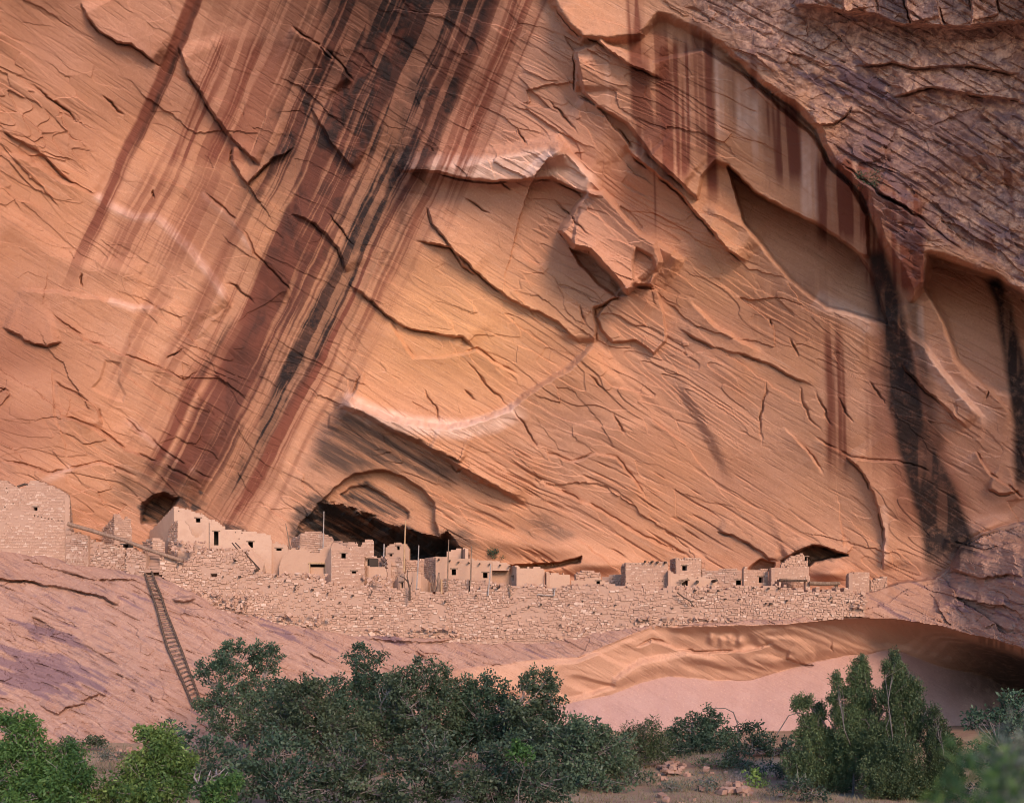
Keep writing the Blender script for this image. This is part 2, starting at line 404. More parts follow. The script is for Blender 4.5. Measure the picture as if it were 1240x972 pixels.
# left wall
scarp([(98,0),(102,17),(119,37),(143,51),(160,53),(177,66),(197,79)], 0.8, 40, 3, 'U')
scarp([(217,54),(226,80),(234,95),(251,129),(268,152),(282,170),(300,188),(317,202)], 0.9, 45, 4, 'U', 0.1)
scarp([(282,170),(280,197),(299,224),(311,209),(330,190),(345,184),(356,177)], 0.8, 22, 3, 'U', 0.1)
scarp([(0,183),(34,194),(68,217),(112,234),(136,251),(163,263),(190,263),(204,277),(231,302),(240,315),(261,341),(278,368),(284,374)], 1.0, 55, 7, 'D', 0.06)
scarp([(0,154),(51,190),(85,221),(122,238)], 0.5, 30, 3, 'U')
scarp([(244,231),(278,265),(295,285),(306,306),(330,330),(350,350),(356,366)], 0.6, 30, 4, 'D')
scarp([(0,252),(50,285),(85,310),(125,320),(180,318)], 0.8, 60, 25, 'D')
scarp([(0,395),(20,405),(37,417),(54,419),(75,412)], 0.7, 35, 4, 'U')
scarp([(20,350),(75,352),(131,363),(163,373),(190,373),(215,360)], 0.6, 40, 6, 'D')
scarp([(58,376),(102,412),(136,426),(190,446),(224,461),(245,450)], 0.55, 30, 3, 'D')
scarp([(61,436),(63,470),(66,500),(78,538),(80,560)], 0.25, 60, 4, 'D', 0.3)
scarp([(64,497),(90,510),(122,524),(153,544),(183,558),(227,578),(250,590)], 0.8, 35, 3, 'D')
scarp([(63,462),(85,473),(118,498),(124,520)], 0.4, 20, 3, 'D')
scarp([(149,504),(170,524),(200,548),(238,572),(261,582)], 0.6, 28, 4, 'D')
plate([(112,470),(122,458),(128,436),(146,440),(143,462),(152,478),(149,486),(130,480)], -0.2, 4)
scarp([(0,560),(30,565),(60,575),(120,560),(170,580)], 0.4, 30, 5, 'D')
scarp([(0,470),(12,478)], 0.4, 20, 3, 'D')
for pts in ([(32,98),(54,114),(85,139),(105,158)],[(122,114),(138,130),(153,141)],[(97,328),(101,348)],[(0,478),(8,470)],[(185,230),(187,243)],[(354,35),(380,52),(400,70),(412,82)],[(395,255),(410,275),(430,300)],[(268,340),(290,350),(310,372)],[(200,436),(205,430),(224,424)]):
    crack(pts, 0.6, 1.6)
scarp([(352,33),(385,55),(410,75),(430,100)], 0.9, 30, 4, 'D')
scarp([(375,130),(400,170),(430,205)], 0.7, 25, 4, 'U')
scarp([(352,258),(380,270),(410,300),(420,330)], 0.7, 22, 4, 'U')
scarp([(440,455),(425,480),(400,500),(395,520)], 0.4, 20, 4, 'U')

# caves and the hanging slab over the middle rooms
CAVE = [(356,652),(366,630),(390,607),(410,610),(431,618),(457,627),(472,636),(490,639),(511,644),(531,649),(540,643),(552,655),(566,668),(566,700),(356,700)]
SLAB = [(390,607),(405,590),(431,573),(464,569),(487,577),(511,592),(526,610),(526,631),(531,649),(511,644),(490,639),(457,627),(431,618),(410,610)]
plate(SLAB, -1.3, 3)
plate([(412,600),(425,590),(445,588),(470,602),(495,620),(494,628),(480,630),(455,622),(430,612)], -0.5, 3)
s = window(CAVE, 30); q = poly_sd(CAVE, s, 1) + 3*fbm(U[s]/9, V[s]/7, 3, 145)
D[s] += (1.0*sst(-1.5, 2.5, q) + 8.5*np.clip(q/34, 0, 1)**.8)*(0.5 + 0.5*sst(360, 450, U[s]))
LCAVE = [(170,634),(174,612),(187,601),(200,597),(217,604),(211,613),(196,632)]
plate(LCAVE, -3.5, 6, 1)
RCAVE = [(946,679),(964,669),(984,661),(1000,663),(1015,669),(1026,672),(1006,675),(985,680),(975,690),(950,690)]
plate(RCAVE, -3.5, 2.5)
plate([(590,687),(640,683),(679,681),(704,673.5),(702,681),(664,689),(600,692)], -2.2, 2.5)
plate([(906,690),(912,682),(922,676),(938,682),(935,692)], -2.0, 2.5)
scarp([(866,640),(900,655),(930,675),(947,679)], 0.5, 20, 4, 'U')
scarp([(948,676),(966,668),(984,660),(1002,662),(1026,671),(1034,660)], 0.7, 26, 3, 'U', 0.1)
bump(1005, 694, 22, 9, 1.6); bump(725, 684, 34, 9, 1.2); bump(655, 690, 30, 6, 1.0)
bump(640, 660, 80, 12, 0.8, 8)

# thin-bedded sandstone: step-like bedding, ridges, flakes
smooth = np.clip(1.0 - 0.75*np.exp(-((U-30)/55)**2 - ((V-480)/90)**2) - 0.5*np.exp(-((U-60)/90)**2 - ((V-270)/45)**2) - 0.7*np.exp(-((U-570)/70)**2-((V-470)/40)**2) - 0.6*np.exp(-((U-980)/60)**2-((V-300)/50)**2) - 0.7*np.exp(-((U-1190)/50)**2-((V-400)/60)**2), 0.2, 1)
Wp = U + 0.40*V + 0.00012*np.maximum(V, -50)**2
smooth = smooth*(1 - 0.55*sst(250, 290, Wp)*sst(690, 650, Wp)*sst(420, 300, V))
lowband = sst(520, 600, V)*sst(380, 560, U)
rough = smooth*(0.45 + 0.55*sst(-0.2, 0.5, fbm(U/110, V/110, 3, 44))) + 0.25*lowband
def terr(x, k, sharp):
    y = x*k; f = np.floor(y); r = y - f
    return (f + sst(1-sharp, 1, r))/k
t1 = fbm(ub/190, vb/30, 2, 45)
pm = sst(.38, .60, vnoise(ub/170, vb/70, 141)); pm2 = sst(.42, .62, vnoise(U/90, V/90, 142))
D += 0.55*rough*pm*(terr(t1, 4, 0.03) - t1)*(1 - M_butt)
fw = 7*fbm(U/34, V/34, 4, 46, .6); fw2 = 7*fbm(U/34, V/34, 4, 47, .6)
flat = 1 - 0.62*sst(760, 860, U)*sst(330, 420, V) - 0.45*np.exp(-((U-570)/110)**2 - ((V-400)/100)**2)
D += 0.13*flat*smooth*pm2*facets(ub + fw, vb + fw2, 150, 46, 301)*(1 - M_butt)
D += 0.065*flat*smooth*(1 - .45*lowband)*(0.25 + 0.75*pm)*facets(ub + fw*.6, vb + fw2*.6, 62, 17, 302)*(1 - M_butt)
inc = vnoise(ub/120, vb/4.2, 48)*0.7 + 0.3*vnoise(ub/22, vb/2.2, 49)
D += ((0.07 + 0.09*lowband)*(1 - .5*sst(760, 900, U))*sst(.68, .80, inc) + 0.02*vnoise(ub/180, vb/3.0, 55))*rough*(1 - 0.5*M_butt)*(0.25 + 0.6*sst(.4, .62, vnoise(ub/160, vb/60, 56)) + 0.6*lowband)*(0.45 + 0.55*sst(280, 480, V))
inc2 = vnoise((U*.9 + V*.45)/26, (-U*.45 + V*.9)/3.4, 57)
D += 0.05*sst(.88, .96, inc2)*smooth*(0.3 + 0.7*sst(330, 480, V))
tb = fbm(ub/90, vb/26, 3, 51)
D += M_butt*(0.7*fbm(U/80, V/50, 4, 50, 0.5) + 0.09*facets(ub + fw, vb + fw2, 110, 22, 303) + 0.16*sst(.60, .72, vnoise(ub/34, vb/3.4, 310)) + 0.05*facets(U + fw, V + fw2, 24, 15, 304) + 0.07*fbm(U/6, V/5, 3, 52))
D += 0.02*fbm(U/5, V/5, 3, 53)

# ---- terrace, slickrock slope, undercut and back wall of the lower alcove
dvb = np.maximum(VC - v_base[None, :], 0)
k = lerp1(us, [(-440,.055),(300,.058),(600,.05),(760,.05),(1000,.05),(1100,.05),(1240,.040),(1680,.035)])[None, :]
D_sm = np.convolve(np.pad(D_ter, 90, mode='edge'), np.ones(181)/181, 'valid')[None, :]
fd = sst(0, 45, dvb)
vb_sm = np.convolve(np.pad(v_base, 50, mode='edge'), np.ones(101)/101, 'valid')[None, :]
dve = np.maximum(dvb + (v_base[None, :] - vb_sm)*fd, 0)
Dsl = D_ter[None, :]*(1 - fd) + D_sm*fd - 0.2 - k*dve - 1.1*(1-np.exp(-dvb/6))*sst(1120, 700, U)
Dsl = Dsl + 0.9*fbm(U/150, V/60, 3, 60)*sst(0, 30, dvb)
angs = math.radians(24)
us2 = U*math.cos(angs) + V*math.sin(angs); vs2 = -U*math.sin(angs) + V*math.cos(angs) + 6*fbm(U/90, V/90, 2, 61)
t4 = fbm(us2/110, vs2/17, 4, 62)
Dsl += 0.6*(terr(t4, 5, 0.1) - t4) + 0.05*fbm(U/5, V/5, 3, 64)
inc3 = vnoise(us2/45, vs2/3.2, 63)*.75 + .25*vnoise(us2/14, vs2/2, 164)
Dsl += 0.2*sst(.72, .85, inc3) + 0.05*vnoise(us2/90, vs2/3, 165)
t5 = fbm(U/55, V/45, 4, 65); Dsl += 0.5*(terr(t5, 4, 0.05) - t5)*sst(1060, 1180, U) + (0.07 + .25*sst(1060, 1180, U))*facets(us2 + fw, vs2 + fw2, 80, 20, 305)*sst(.35, .6, vnoise(U/80, V/50, 306)) + 0.045*facets(us2 + fw*.5, vs2 + fw2*.5, 26, 9, 307)
Dsl += sst(1080, 1180, U)*0.9*fbm(U/30, V/22, 4, 66)
# the undercut: below the lip the rock goes back in, below L2 a smooth wall comes forward again
L1 = v_L1[None, :]; L2 = np.maximum(v_L2[None, :], v_L1[None, :] + 8)
VL = V + 2.0*fbm(U/26, V/26, 3, 67)
kk = (VL - L1)
amp = sst(500, 640, U)
i1 = np.clip(np.searchsorted(vs, v_L1), 0, len(vs)-1)
D_l1 = Dsl[i1, np.arange(len(us))]
D_l1 = np.convolve(np.pad(D_l1, 20, mode='edge'), np.ones(41)/41, 'valid')[None, :]
back = lerp1(us, [(500,103),(680,106.5),(800,109.5),(1000,113),(1150,117),(1240,121),(1440,118),(1680,114)])[None, :]
tt = np.clip(kk/(L2 - L1), 0, 1)
roof = D_l1 + (back - D_l1)*np.power(tt, 0.75 - 0.33*sst(950, 1150, U))
dune = terr(fbm((U+1.3*V)/130, (V-0.35*U)/34, 2, 68), 3, 0.7)
roof += (1.2*dune + 0.5*fbm(U/90, V/40, 2, 69))*sst(0, 0.15, tt)*sst(1, 0.75, tt) + 0.16*fbm(us2/110, vs2/7, 2, 70)*sst(760, 900, U)
wallb = back - 0.045*np.maximum(VL - L2, 0) - 0.0003*np.maximum(VL - L2, 0)**2*sst(760, 690, U) + 0.12*fbm(U/70, V/25, 3, 71) + 0.03*fbm(U/5, V/5, 2, 72)
under = np.where(VL > L2, wallb, roof)
m_under = sst(-1.0, 1.2, kk)*amp
Dlow = Dsl*(1 - m_under) + under*m_under

# put the bands together
ramp = sst(-1.0, 1.6, dv_lip)
lim = D_ter[None, :] + 0.15*fbm(U/8, V/8, 2, 73)
terrace_ok = sst(1105, 1080, U)
D = D*(1 - ramp) + np.where(dv_base > 0, Dlow, lim)*ramp
MAIN = 1 - ramp
def late(fn, *a, **kw): fn(*a, **kw)
# slope details (image pixels)
scarp([(-30,698),(0,700),(38,704),(70,711),(108,716),(125,722),(147,735)], 0.8, 14, 3, 'U', 0.08)
scarp([(20,672),(70,690),(110,700),(175,702)], 0.4, 16, 3, 'U')
scarp([(37,745),(52,752),(66,762),(62,768),(45,760),(37,745)], 0.4, 8, 3, 'U')
plate([(209,725),(218,722),(232,722),(236,725),(224,729),(213,728)], 0.8, 3)
scarp([(46,851),(60,862),(70,867),(80,858),(95,853),(106,852)], 0.6, 14, 3, 'U')
scarp([(95,849),(112,842),(120,839),(130,843)], 0.4, 10, 3, 'U')
scarp([(430,770),(500,778),(560,772),(640,773),(700,768)], 0.5, 20, 4, 'U')
scarp([(800,760),(860,755),(905,750),(950,752),(985,745),(1010,748)], 0.6, 12, 3, 'D')
scarp([(765,785),(790,776),(840,790),(905,790),(940,778)], 0.5, 20, 5, 'D')
scarp([(680,852),(741,832),(744,822),(775,800),(830,790),(880,800)], 0.8, 30, 10, 'D')
scarp([(1140,650),(1165,660),(1190,668),(1215,660),(1235,655)], 0.8, 14, 4, 'D')
scarp([(1150,690),(1190,700),(1220,695),(1240,700)], 1.0, 16, 4, 'U')
scarp([(1180,728),(1200,733),(1216,734)], 0.6, 12, 3, 'U')
scarp([(1190,762),(1205,752),(1225,765)], 0.5, 12, 3, 'U')
for x, y in ((862,773),(874,775),(884,774),(896,776)): bump(x, y, 5, 6, 0.7)
bump(1192, 640, 26, 8, 1.2, -20); bump(1185, 680, 30, 8, 1.2)
scarp([(950,795),(965,802),(985,804)], 0.5, 12, 2.5, 'U')
crack([(1006,772),(1004,785),(1008,792)], 0.5, 1.5)
for pts in ([(140,815),(150,822)],[(155,834),(165,840)],[(176,720),(200,728)],[(255,735),(280,742)],[(180,842),(185,852)],[(330,790),(345,800)],[(370,785),(390,800),(400,805)],[(500,785),(520,800)]):
    crack(pts, 0.5, 1.5)

# ---- stains, rock kinds, painted light and shade (albedo masks)
W = U + 0.40*V + 0.00012*np.maximum(V, -50)**2 + 5*fbm(U/60, V/90, 2, 80) + 0.9*fbm(U/7, V/12, 2, 180)
fan = sst(700, 640, W)*MAIN
def stk(w, v, fr, lon, seed): return vnoise(w*fr, v/lon + 0.5*vnoise(w/9, v/40, seed+5), seed)
ns = 0.38*stk(W, V, 0.25, 150, 81) + 0.40*stk(W, V, 0.10, 240, 82) + 0.22*stk(W, V, 0.65, 80, 83)
nl = stk(W, V, 0.06, 300, 84)
red = np.zeros_like(D); blk = np.zeros_like(D); pal = np.zeros_like(D); soo = np.zeros_like(D)
def band(w0, w1, v0, v1, st, e=4, ve=30):
    return st*sst(w0-e, w0+e, W)*sst(w1+e, w1-e, W)*sst(v0-ve, v0+ve, V)*sst(v1+ve, v1-ve, V)
R = [(224,246,-400,330,.75,4,90),(250,300,-400,120,.25,10,60),(276,402,40,205,.72,14,20),(300,400,-400,60,.5,14,30),(262,400,190,330,.52,14,40),(330,470,-400,230,.5,20,40),(215,262,200,420,.22,10,50),
     (440,458,380,575,.75,4,30),(400,440,330,560,.25,12,40),(395,540,215,470,.60,15,60),(465,540,330,600,.85,10,50),(462,545,150,360,.85,8,40),(480,540,-400,200,.8,10,30),(604,640,120,330,.6,8,50),(540,600,-400,640,.7,8,30),(600,665,-400,250,.72,3,90),(590,640,210,430,.55,10,60),(585,600,400,560,.5,5,40),(600,604,240,600,.35,2,40),(655,663,60,150,.5,3,40),(630,650,300,520,.25,6,50),(545,590,560,680,.55,6,40),(615,622,420,640,.4,3,40),(340,352,300,470,.35,5,30),(350,366,340,500,.3,5,30),(300,312,280,460,.3,4,40),(375,470,215,330,.35,20,50)]
R += [(395,605,-400,260,.95,14,80),(452,560,200,420,.8,14,60)]
for r in R: red = np.maximum(red, band(*r))
red *= (0.52 + 0.80*sst(0.40, 0.56, ns))*(0.8 + 0.3*sst(0.3, 0.6, nl))
B = [(236,243,-400,170,.55,3,60),(392,462,-400,20,.95,10,30),(462,500,-400,60,.9,6,50),(500,565,-400,150,.95,6,50),(385,470,30,170,.5,14,40),(538,604,100,190,.85,8,30),(541,578,150,470,.98,5,60),(546,570,430,600,.85,4,40),(500,540,200,310,.5,10,30),(452,470,120,300,.45,6,60),(478,496,330,470,.45,5,60),(447,456,380,470,.4,3,30),(515,530,380,520,.5,4,40),(600,612,180,330,.3,4,60),(590,598,280,400,.35,3,50)]
B += [(395,605,-400,240,.66,14,80),(455,590,180,330,.5,14,50),(330,400,-400,60,.35,14,40),(470,545,300,600,.35,14,60),(505,562,-400,130,1.0,5,60),(400,470,-400,60,1.0,16,30),(545,574,140,480,1.0,4,60)]
for r in B: blk = np.maximum(blk, band(*r))
patch = fbm(U/22, V/30, 4, 85)
blk *= (0.60 + 0.62*sst(0.39, 0.54, ns))*(0.70 + 0.5*sst(-0.2, 0.1, patch))
# vertical streaks on the right
W2 = U - 0.03*V + 3*fbm(U/50, V/120, 2, 86)
nv = 0.5*stk(W2, V, 0.3, 120, 87) + 0.5*stk(W2, V, 0.12, 200, 88)
def vb_(u0, u1, v0, v1, st, e=3, ve=20): return st*sst(u0-e, u0+e, W2)*sst(u1+e, u1-e, W2)*sst(v0-ve, v0+ve, V)*sst(v1+ve, v1-ve, V)
r2 = np.zeros_like(D)
for a in [(760,782,-50,150,.5),(764,812,30,200,.45),(795,835,50,215,.7,6),(835,850,30,190,.4),(850,862,40,240,.55),(880,888,80,150,.4),(918,965,120,220,.6),(985,1050,190,290,.7,8),(1040,1110,230,350,.8,8),(784,786,200,275,.5,1.5),(905,915,60,110,.4),(985,1012,395,570,.5,4,30),(1012,1016,500,565,.4,1.5),(1035,1060,400,560,.35,6,40),(890,1000,330,420,.15,20)]:
    r2 = np.maximum(r2, vb_(*a))
red = np.maximum(red, (.32*sst(460, 100, U+.5*V) + .45*np.exp(-((U-10)/100)**2 - ((V-470)/130)**2))*(0.6 + 0.6*vnoise(U/70, V/50, 143)))  # upper-left and left wall darkened: light falloff painted into the red mask
red = np.maximum(red, np.clip(1.35*r2, 0, .95)*(0.4 + 1.0*sst(0.3, 0.62, nv)))
for a in [(888,920,95,165,.5,3,10),(963,986,165,262,.5,3,14),(862,872,60,160,.45),(826,832,60,150,.4,2),(905,912,110,190,.4,2),(1000,1003,200,270,.4,1.5),(730,736,70,120,.3),(1098,1106,370,430,.5,2)]: pal = np.maximum(pal, vb_(*a)*(0.4 + 0.7*sst(.3, .6, nv)))
def ribbon(pts, w0, w1, st, dst, e=3.5):
    s = window(pts, max(w0, w1) + 14)
    q, sg, al = pl_dist(pts, U[s] + 3*fbm(U[s]/30, V[s]/40, 2, 90), V[s])
    wd = (w0 + (w1 - w0)*al)/2
    m = st*sst(wd+e, wd-e, q)*sst(0, .04, al)*sst(1, .9, al)
    dst[s] = np.maximum(dst[s], m)
ribbon([(1056,296),(1070,340),(1078,375),(1084,400),(1092,470),(1108,540),(1132,600),(1146,650),(1156,700)], 22, 62, .98, blk, 6)
ribbon([(1040,300),(1062,330),(1076,380),(1086,440),(1100,520),(1120,580),(1140,650)], 30, 96, .6, red, 10)
ribbon([(1105,360),(1112,420),(1122,480),(1136,560)], 14, 20, .6, blk, 6)
ribbon([(1060,440),(1066,500),(1074,560)], 18, 26, .55, red, 5)
ribbon([(1198,333),(1214,370),(1228,430),(1238,490),(1246,600)], 16, 34, .98, blk, 5)
ribbon([(1140,610),(1150,660),(1164,690)], 30, 22, .5, blk, 10)
blk *= (1 - 0.30*sst(.6, .8, vnoise(U*0.16, V/60, 91))*sst(1000, 1050, U))
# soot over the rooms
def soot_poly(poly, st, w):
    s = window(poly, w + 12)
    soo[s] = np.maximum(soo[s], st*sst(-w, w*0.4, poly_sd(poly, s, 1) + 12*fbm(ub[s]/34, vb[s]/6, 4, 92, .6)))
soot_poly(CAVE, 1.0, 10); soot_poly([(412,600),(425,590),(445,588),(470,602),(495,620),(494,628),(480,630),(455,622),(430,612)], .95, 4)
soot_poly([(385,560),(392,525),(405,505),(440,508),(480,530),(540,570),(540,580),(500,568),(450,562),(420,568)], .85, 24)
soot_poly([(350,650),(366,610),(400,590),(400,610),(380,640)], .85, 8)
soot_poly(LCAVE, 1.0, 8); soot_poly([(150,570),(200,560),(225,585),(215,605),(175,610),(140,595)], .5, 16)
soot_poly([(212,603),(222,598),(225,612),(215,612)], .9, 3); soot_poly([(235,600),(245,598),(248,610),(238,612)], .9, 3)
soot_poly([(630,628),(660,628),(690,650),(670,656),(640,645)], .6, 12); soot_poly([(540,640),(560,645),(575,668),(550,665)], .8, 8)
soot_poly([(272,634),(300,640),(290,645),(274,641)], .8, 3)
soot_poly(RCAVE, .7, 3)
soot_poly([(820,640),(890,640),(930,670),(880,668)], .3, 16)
# varnish on the buttress and at the foot of the slope
but = fbm(U/36, V/22, 5, 93, .6)
vb2 = -U*math.sin(math.radians(33)) + V*math.cos(math.radians(33)); ub2 = U*math.cos(math.radians(33)) + V*math.sin(math.radians(33))
but2 = fbm(ub2/34, vb2/8, 4, 94, .6)
zone = np.exp(-((U-1025)/62)**2 - ((V-102)/34)**2)
blue = M_butt*sst(.02, .30, but2 + 0.75*zone - 0.42)
dk = M_butt*np.maximum(0.5*sst(.08, .35, but + 0.25*np.exp(-((U-1110)/110)**2 - ((V-200)/70)**2)), 0.8*sst(.12, .3, but2)*sst(60, 150, V))
dk = np.maximum(dk, blue)
blk = np.maximum(blk, 0.55*blue)
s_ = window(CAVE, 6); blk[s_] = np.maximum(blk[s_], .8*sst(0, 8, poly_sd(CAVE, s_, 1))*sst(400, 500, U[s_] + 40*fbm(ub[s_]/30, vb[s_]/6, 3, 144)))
sl = (1 - MAIN)
so = fbm(us2/60, vs2/7, 4, 96, .6) + 0.9*np.exp(-((U-30)/75)**2 - ((V-808)/28)**2) + 0.55*np.exp(-((U-40)/50)**2 - ((V-760)/20)**2) + .35*np.exp(-((U-560)/70)**2-((V-790)/14)**2) + .3*np.exp(-((U-1180)/60)**2-((V-735)/30)**2)
red = np.maximum(red, M_butt*.7*sst(.5, .72, stk(U + 8*fbm(U/30, V/60, 2, 146), V, .09, 150, 147))*sst(120, 220, V))
dk = np.maximum(dk, .9*sl*sst(.40, .54, so)*(1 - m_under))
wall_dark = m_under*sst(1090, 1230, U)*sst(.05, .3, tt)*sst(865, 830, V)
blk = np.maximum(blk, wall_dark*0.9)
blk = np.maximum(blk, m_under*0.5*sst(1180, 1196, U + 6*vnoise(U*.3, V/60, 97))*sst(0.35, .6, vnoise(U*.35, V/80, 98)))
# pale scars, sky-lit ledges painted pale, orange scoops, painted centre glow
edge = np.zeros_like(D)
for pts, wd, st in (([(112,234),(136,251),(163,263),(190,263),(204,277),(231,302),(261,341),(278,368)], 7, .5),([(131,363),(163,373),(190,373)], 5, .4),([(238,572),(200,548),(149,504)], 4, .4),([(478,199),(530,201),(600,205),(660,195),(690,205),(725,232)], 22, .5),([(412,480),(450,502),(500,515),(560,520),(600,512),(640,490)], 18, .5),([(1090,400),(1120,430),(1150,465),(1190,500),(1205,515)], 16, .28),([(985,360),(1010,372),(1040,385),(1072,405)], 18, .28),([(244,231),(278,265),(306,306)], 4, .35),([(20,598),(60,580),(90,565)], 6, .3),([(1071,610),(1070,690)], 4, .35)):
    ribbon(pts, wd*1.25, wd*1.25, min(1, st*1.4), pal, 5)  # shelf and ramp ribbons put their sky light into pale colour
pal *= (0.6 + 0.5*vnoise(U/5, V/5, 99))
yel_glow = 0.95*np.exp(-((U-560)/120)**2 - ((V-400)/110)**2)*MAIN + 0.45*m_under*sst(940, 780, U)*sst(0, .1, tt)*(VL < L2) + 0.35*np.exp(-((U-340)/80)**2 - ((V-300)/100)**2) + 0.3*np.exp(-((U-860)/60)**2 - ((V-330)/60)**2)  # first term paints the warm glow at mid wall into the colour
yel_glow = np.clip(yel_glow, 0, 1)
slope_t = np.clip(sl*(1 - m_under*(VL < L2)), 0, 1)
hol_w = m_under*sst(-1, 2, VL - L2)*amp; hol_s = m_under*(1 - sst(-1, 2, VL - L2))*amp
slope_t = np.maximum(slope_t, 0.5*MAIN*np.exp(-((U-690)/80)**2 - ((V-520)/60)**2))
keep = 1 - slope_t
red *= MAIN; 
X3 = (U - CX)/F*D; Z3 = CAMZ + (HOR - V)/F*D
nv_, nu_ = D.shape
idx = np.arange(nv_*nu_, dtype=np.int32).reshape(nv_, nu_)
faces = np.stack([idx[1:, :-1], idx[1:, 1:], idx[:-1, 1:], idx[:-1, :-1]], -1).reshape(-1, 4)
cliff = np_mesh("cliff", np.stack([X3, D, Z3], -1).reshape(-1, 3), faces, mat_cliff(), smooth=False)
cl = lambda a: np.clip(a, 0, 1).ravel()
attr_color(cliff.data, "stain_light", np.stack([cl(red), cl(blk), cl(pal), cl(soo)], -1))
attr_color(cliff.data, "hollow", np.stack([cl(hol_w), cl(hol_s), cl(hol_s*0), cl(hol_s*0)], -1))
attr_color(cliff.data, "rock", np.stack([cl(slope_t), cl(M_butt), cl(yel_glow), cl(dk)], -1))
tag(cliff, "towering red sandstone cliff with dark streaks above the ruins", "cliff", kind="structure")
def depth_at(u, v):
    i = min(max(int(np.searchsorted(us, u)), 0), nu_-1); j = min(max(int(np.searchsorted(vs, v)), 0), nv_-1)
    return float(D[j, i])
# ---------------------------------------------------------------- masonry
def mat_stone(name, a, b, pale, vscale=1.0):
    t = NT(name)
    A = t.n("ShaderNodeAttribute", attribute_name="tint")
    s = t.n("ShaderNodeSeparateColor"); t.l(A.outputs["Color"], s.inputs[0])
    p = t.pos()
    c = t.mix(s.outputs[0], a, b)
    c = t.mix(t.ramp(s.outputs[1], 0.72, 0.95, 0, .8), c, pale)
    c = t.mix(t.ramp(s.outputs[2], 0.82, 1.0, 0, .6), c, (0.26, 0.155, 0.12))
    c = t.mix(t.ramp(t.noise(p, 1.1, 5, .65), .42, .68, 0, .35), c, (0.36, 0.20, 0.14))
    c = t.mix(t.ramp(t.noise(p, 14, 3), .55, .75, 0, .3), c, (0.28, 0.17, 0.125))
    nb = t.bump(t.noise(p, 9, 5, .7), .6, .05)
    return t.out(c, nb)
M_stone = mat_stone("sandstone_masonry", (0.335, 0.185, 0.130), (0.475, 0.285, 0.205), (0.60, 0.42, 0.33))
M_talus = mat_stone('red_talus', (0.24, 0.135, 0.10), (0.36, 0.21, 0.155), (0.42, 0.27, 0.20))
M_mortar = mat_stone("mud_mortar", (0.335, 0.195, 0.138), (0.40, 0.24, 0.175), (0.46, 0.29, 0.21))
M_plaster = mat_stone("mud_plaster", (0.40, 0.23, 0.155), (0.475, 0.295, 0.212), (0.55, 0.36, 0.275))
def mat_wood(name, a, b):
    t = NT(name); p = t.pos(scale=(1, 1, .25))
    c = t.mix(t.ramp(t.noise(p, 9, 5, .6), .3, .7), a, b)
    return t.out(c, t.bump(t.noise(p, 20, 3), .5, .02))
M_wood = mat_wood("weathered_wood", (0.11, 0.065, 0.045), (0.24, 0.155, 0.11))
M_wood_dark = mat_wood("dark_old_wood", (0.045, 0.028, 0.022), (0.11, 0.065, 0.045))
M_wood_gold = mat_wood("golden_peeled_wood", (0.28, 0.155, 0.08), (0.42, 0.26, 0.15))
M_wood_grey = mat_wood("grey_dead_wood", (0.22, 0.17, 0.15), (0.36, 0.29, 0.26))
t_ = NT("near_black_room"); M_dark = t_.out((0.05, 0.035, 0.028))  # one near-black colour for every space behind an opening

_BOX = np.array([(0,1,2,3),(0,4,5,1),(1,5,6,2),(2,6,7,3),(3,7,4,0),(7,6,5,4)])
class Boxes:
    def __init__(s): s.v = []; s.f = []; s.t = []; s.n = 0
    def add(s, c8, tint, back=True):
        """c8: front 4 corners (ccw) then the 4 behind them"""
        s.v.append(np.asarray(c8, np.float32)); s.f.append((_BOX if back else _BOX[:5]) + s.n); s.n += 8
        s.t.append(np.tile(np.array(list(tint) + [1], np.float32), (8, 1)))
    def build(s, name, mat, parent=None, org=(0, 0, 0)):
        if not s.v: return None
        o = np_mesh(name, np.concatenate(s.v) - np.array(org, np.float32), np.concatenate(s.f), mat, parent)
        attr_color(o.data, "tint", np.concatenate(s.t))
        return o
def tube(pts, rads, n=7):
    pts = [Vector(p) for p in pts]; v = []; f = []
    for i, p in enumerate(pts):
        d = (pts[min(i+1, len(pts)-1)] - pts[max(i-1, 0)]).normalized()
        a = d.orthogonal().normalized() if abs(d.z) > .95 else d.cross(Vector((0, 0, 1))).normalized()
        b = d.cross(a)
        for k in range(n):
            q = 2*math.pi*k/n
            v.append(tuple(p + rads[i]*(math.cos(q)*a + math.sin(q)*b)))
    for i in range(len(pts)-1):
        for k in range(n):
            f.append((i*n+k, i*n+(k+1) % n, (i+1)*n+(k+1) % n, (i+1)*n+k))
    for base in (0, (len(pts)-1)*n):                     # caps as fans of quads
        for k in range(1, n-1, 2):
            f.append((base, base+k, base+k+1, base+min(k+2, n-1)) if k+2 <= n-1 else (base, base+k, base+k+1, base))
    return v, [q for q in f if len(set(q)) == 4]
def tubes_obj(name, lst, mat, parent=None, org=(0, 0, 0), n=7):
    V_, F_, k = [], [], 0
    for pts, r in lst:
        v, f = tube(pts, r, n); V_ += v; F_ += [tuple(i+k for i in q) for q in f]; k += len(v)
    return np_mesh(name, np.array(V_, np.float32) - np.array(org, np.float32), np.array(F_), mat, parent, smooth=True)

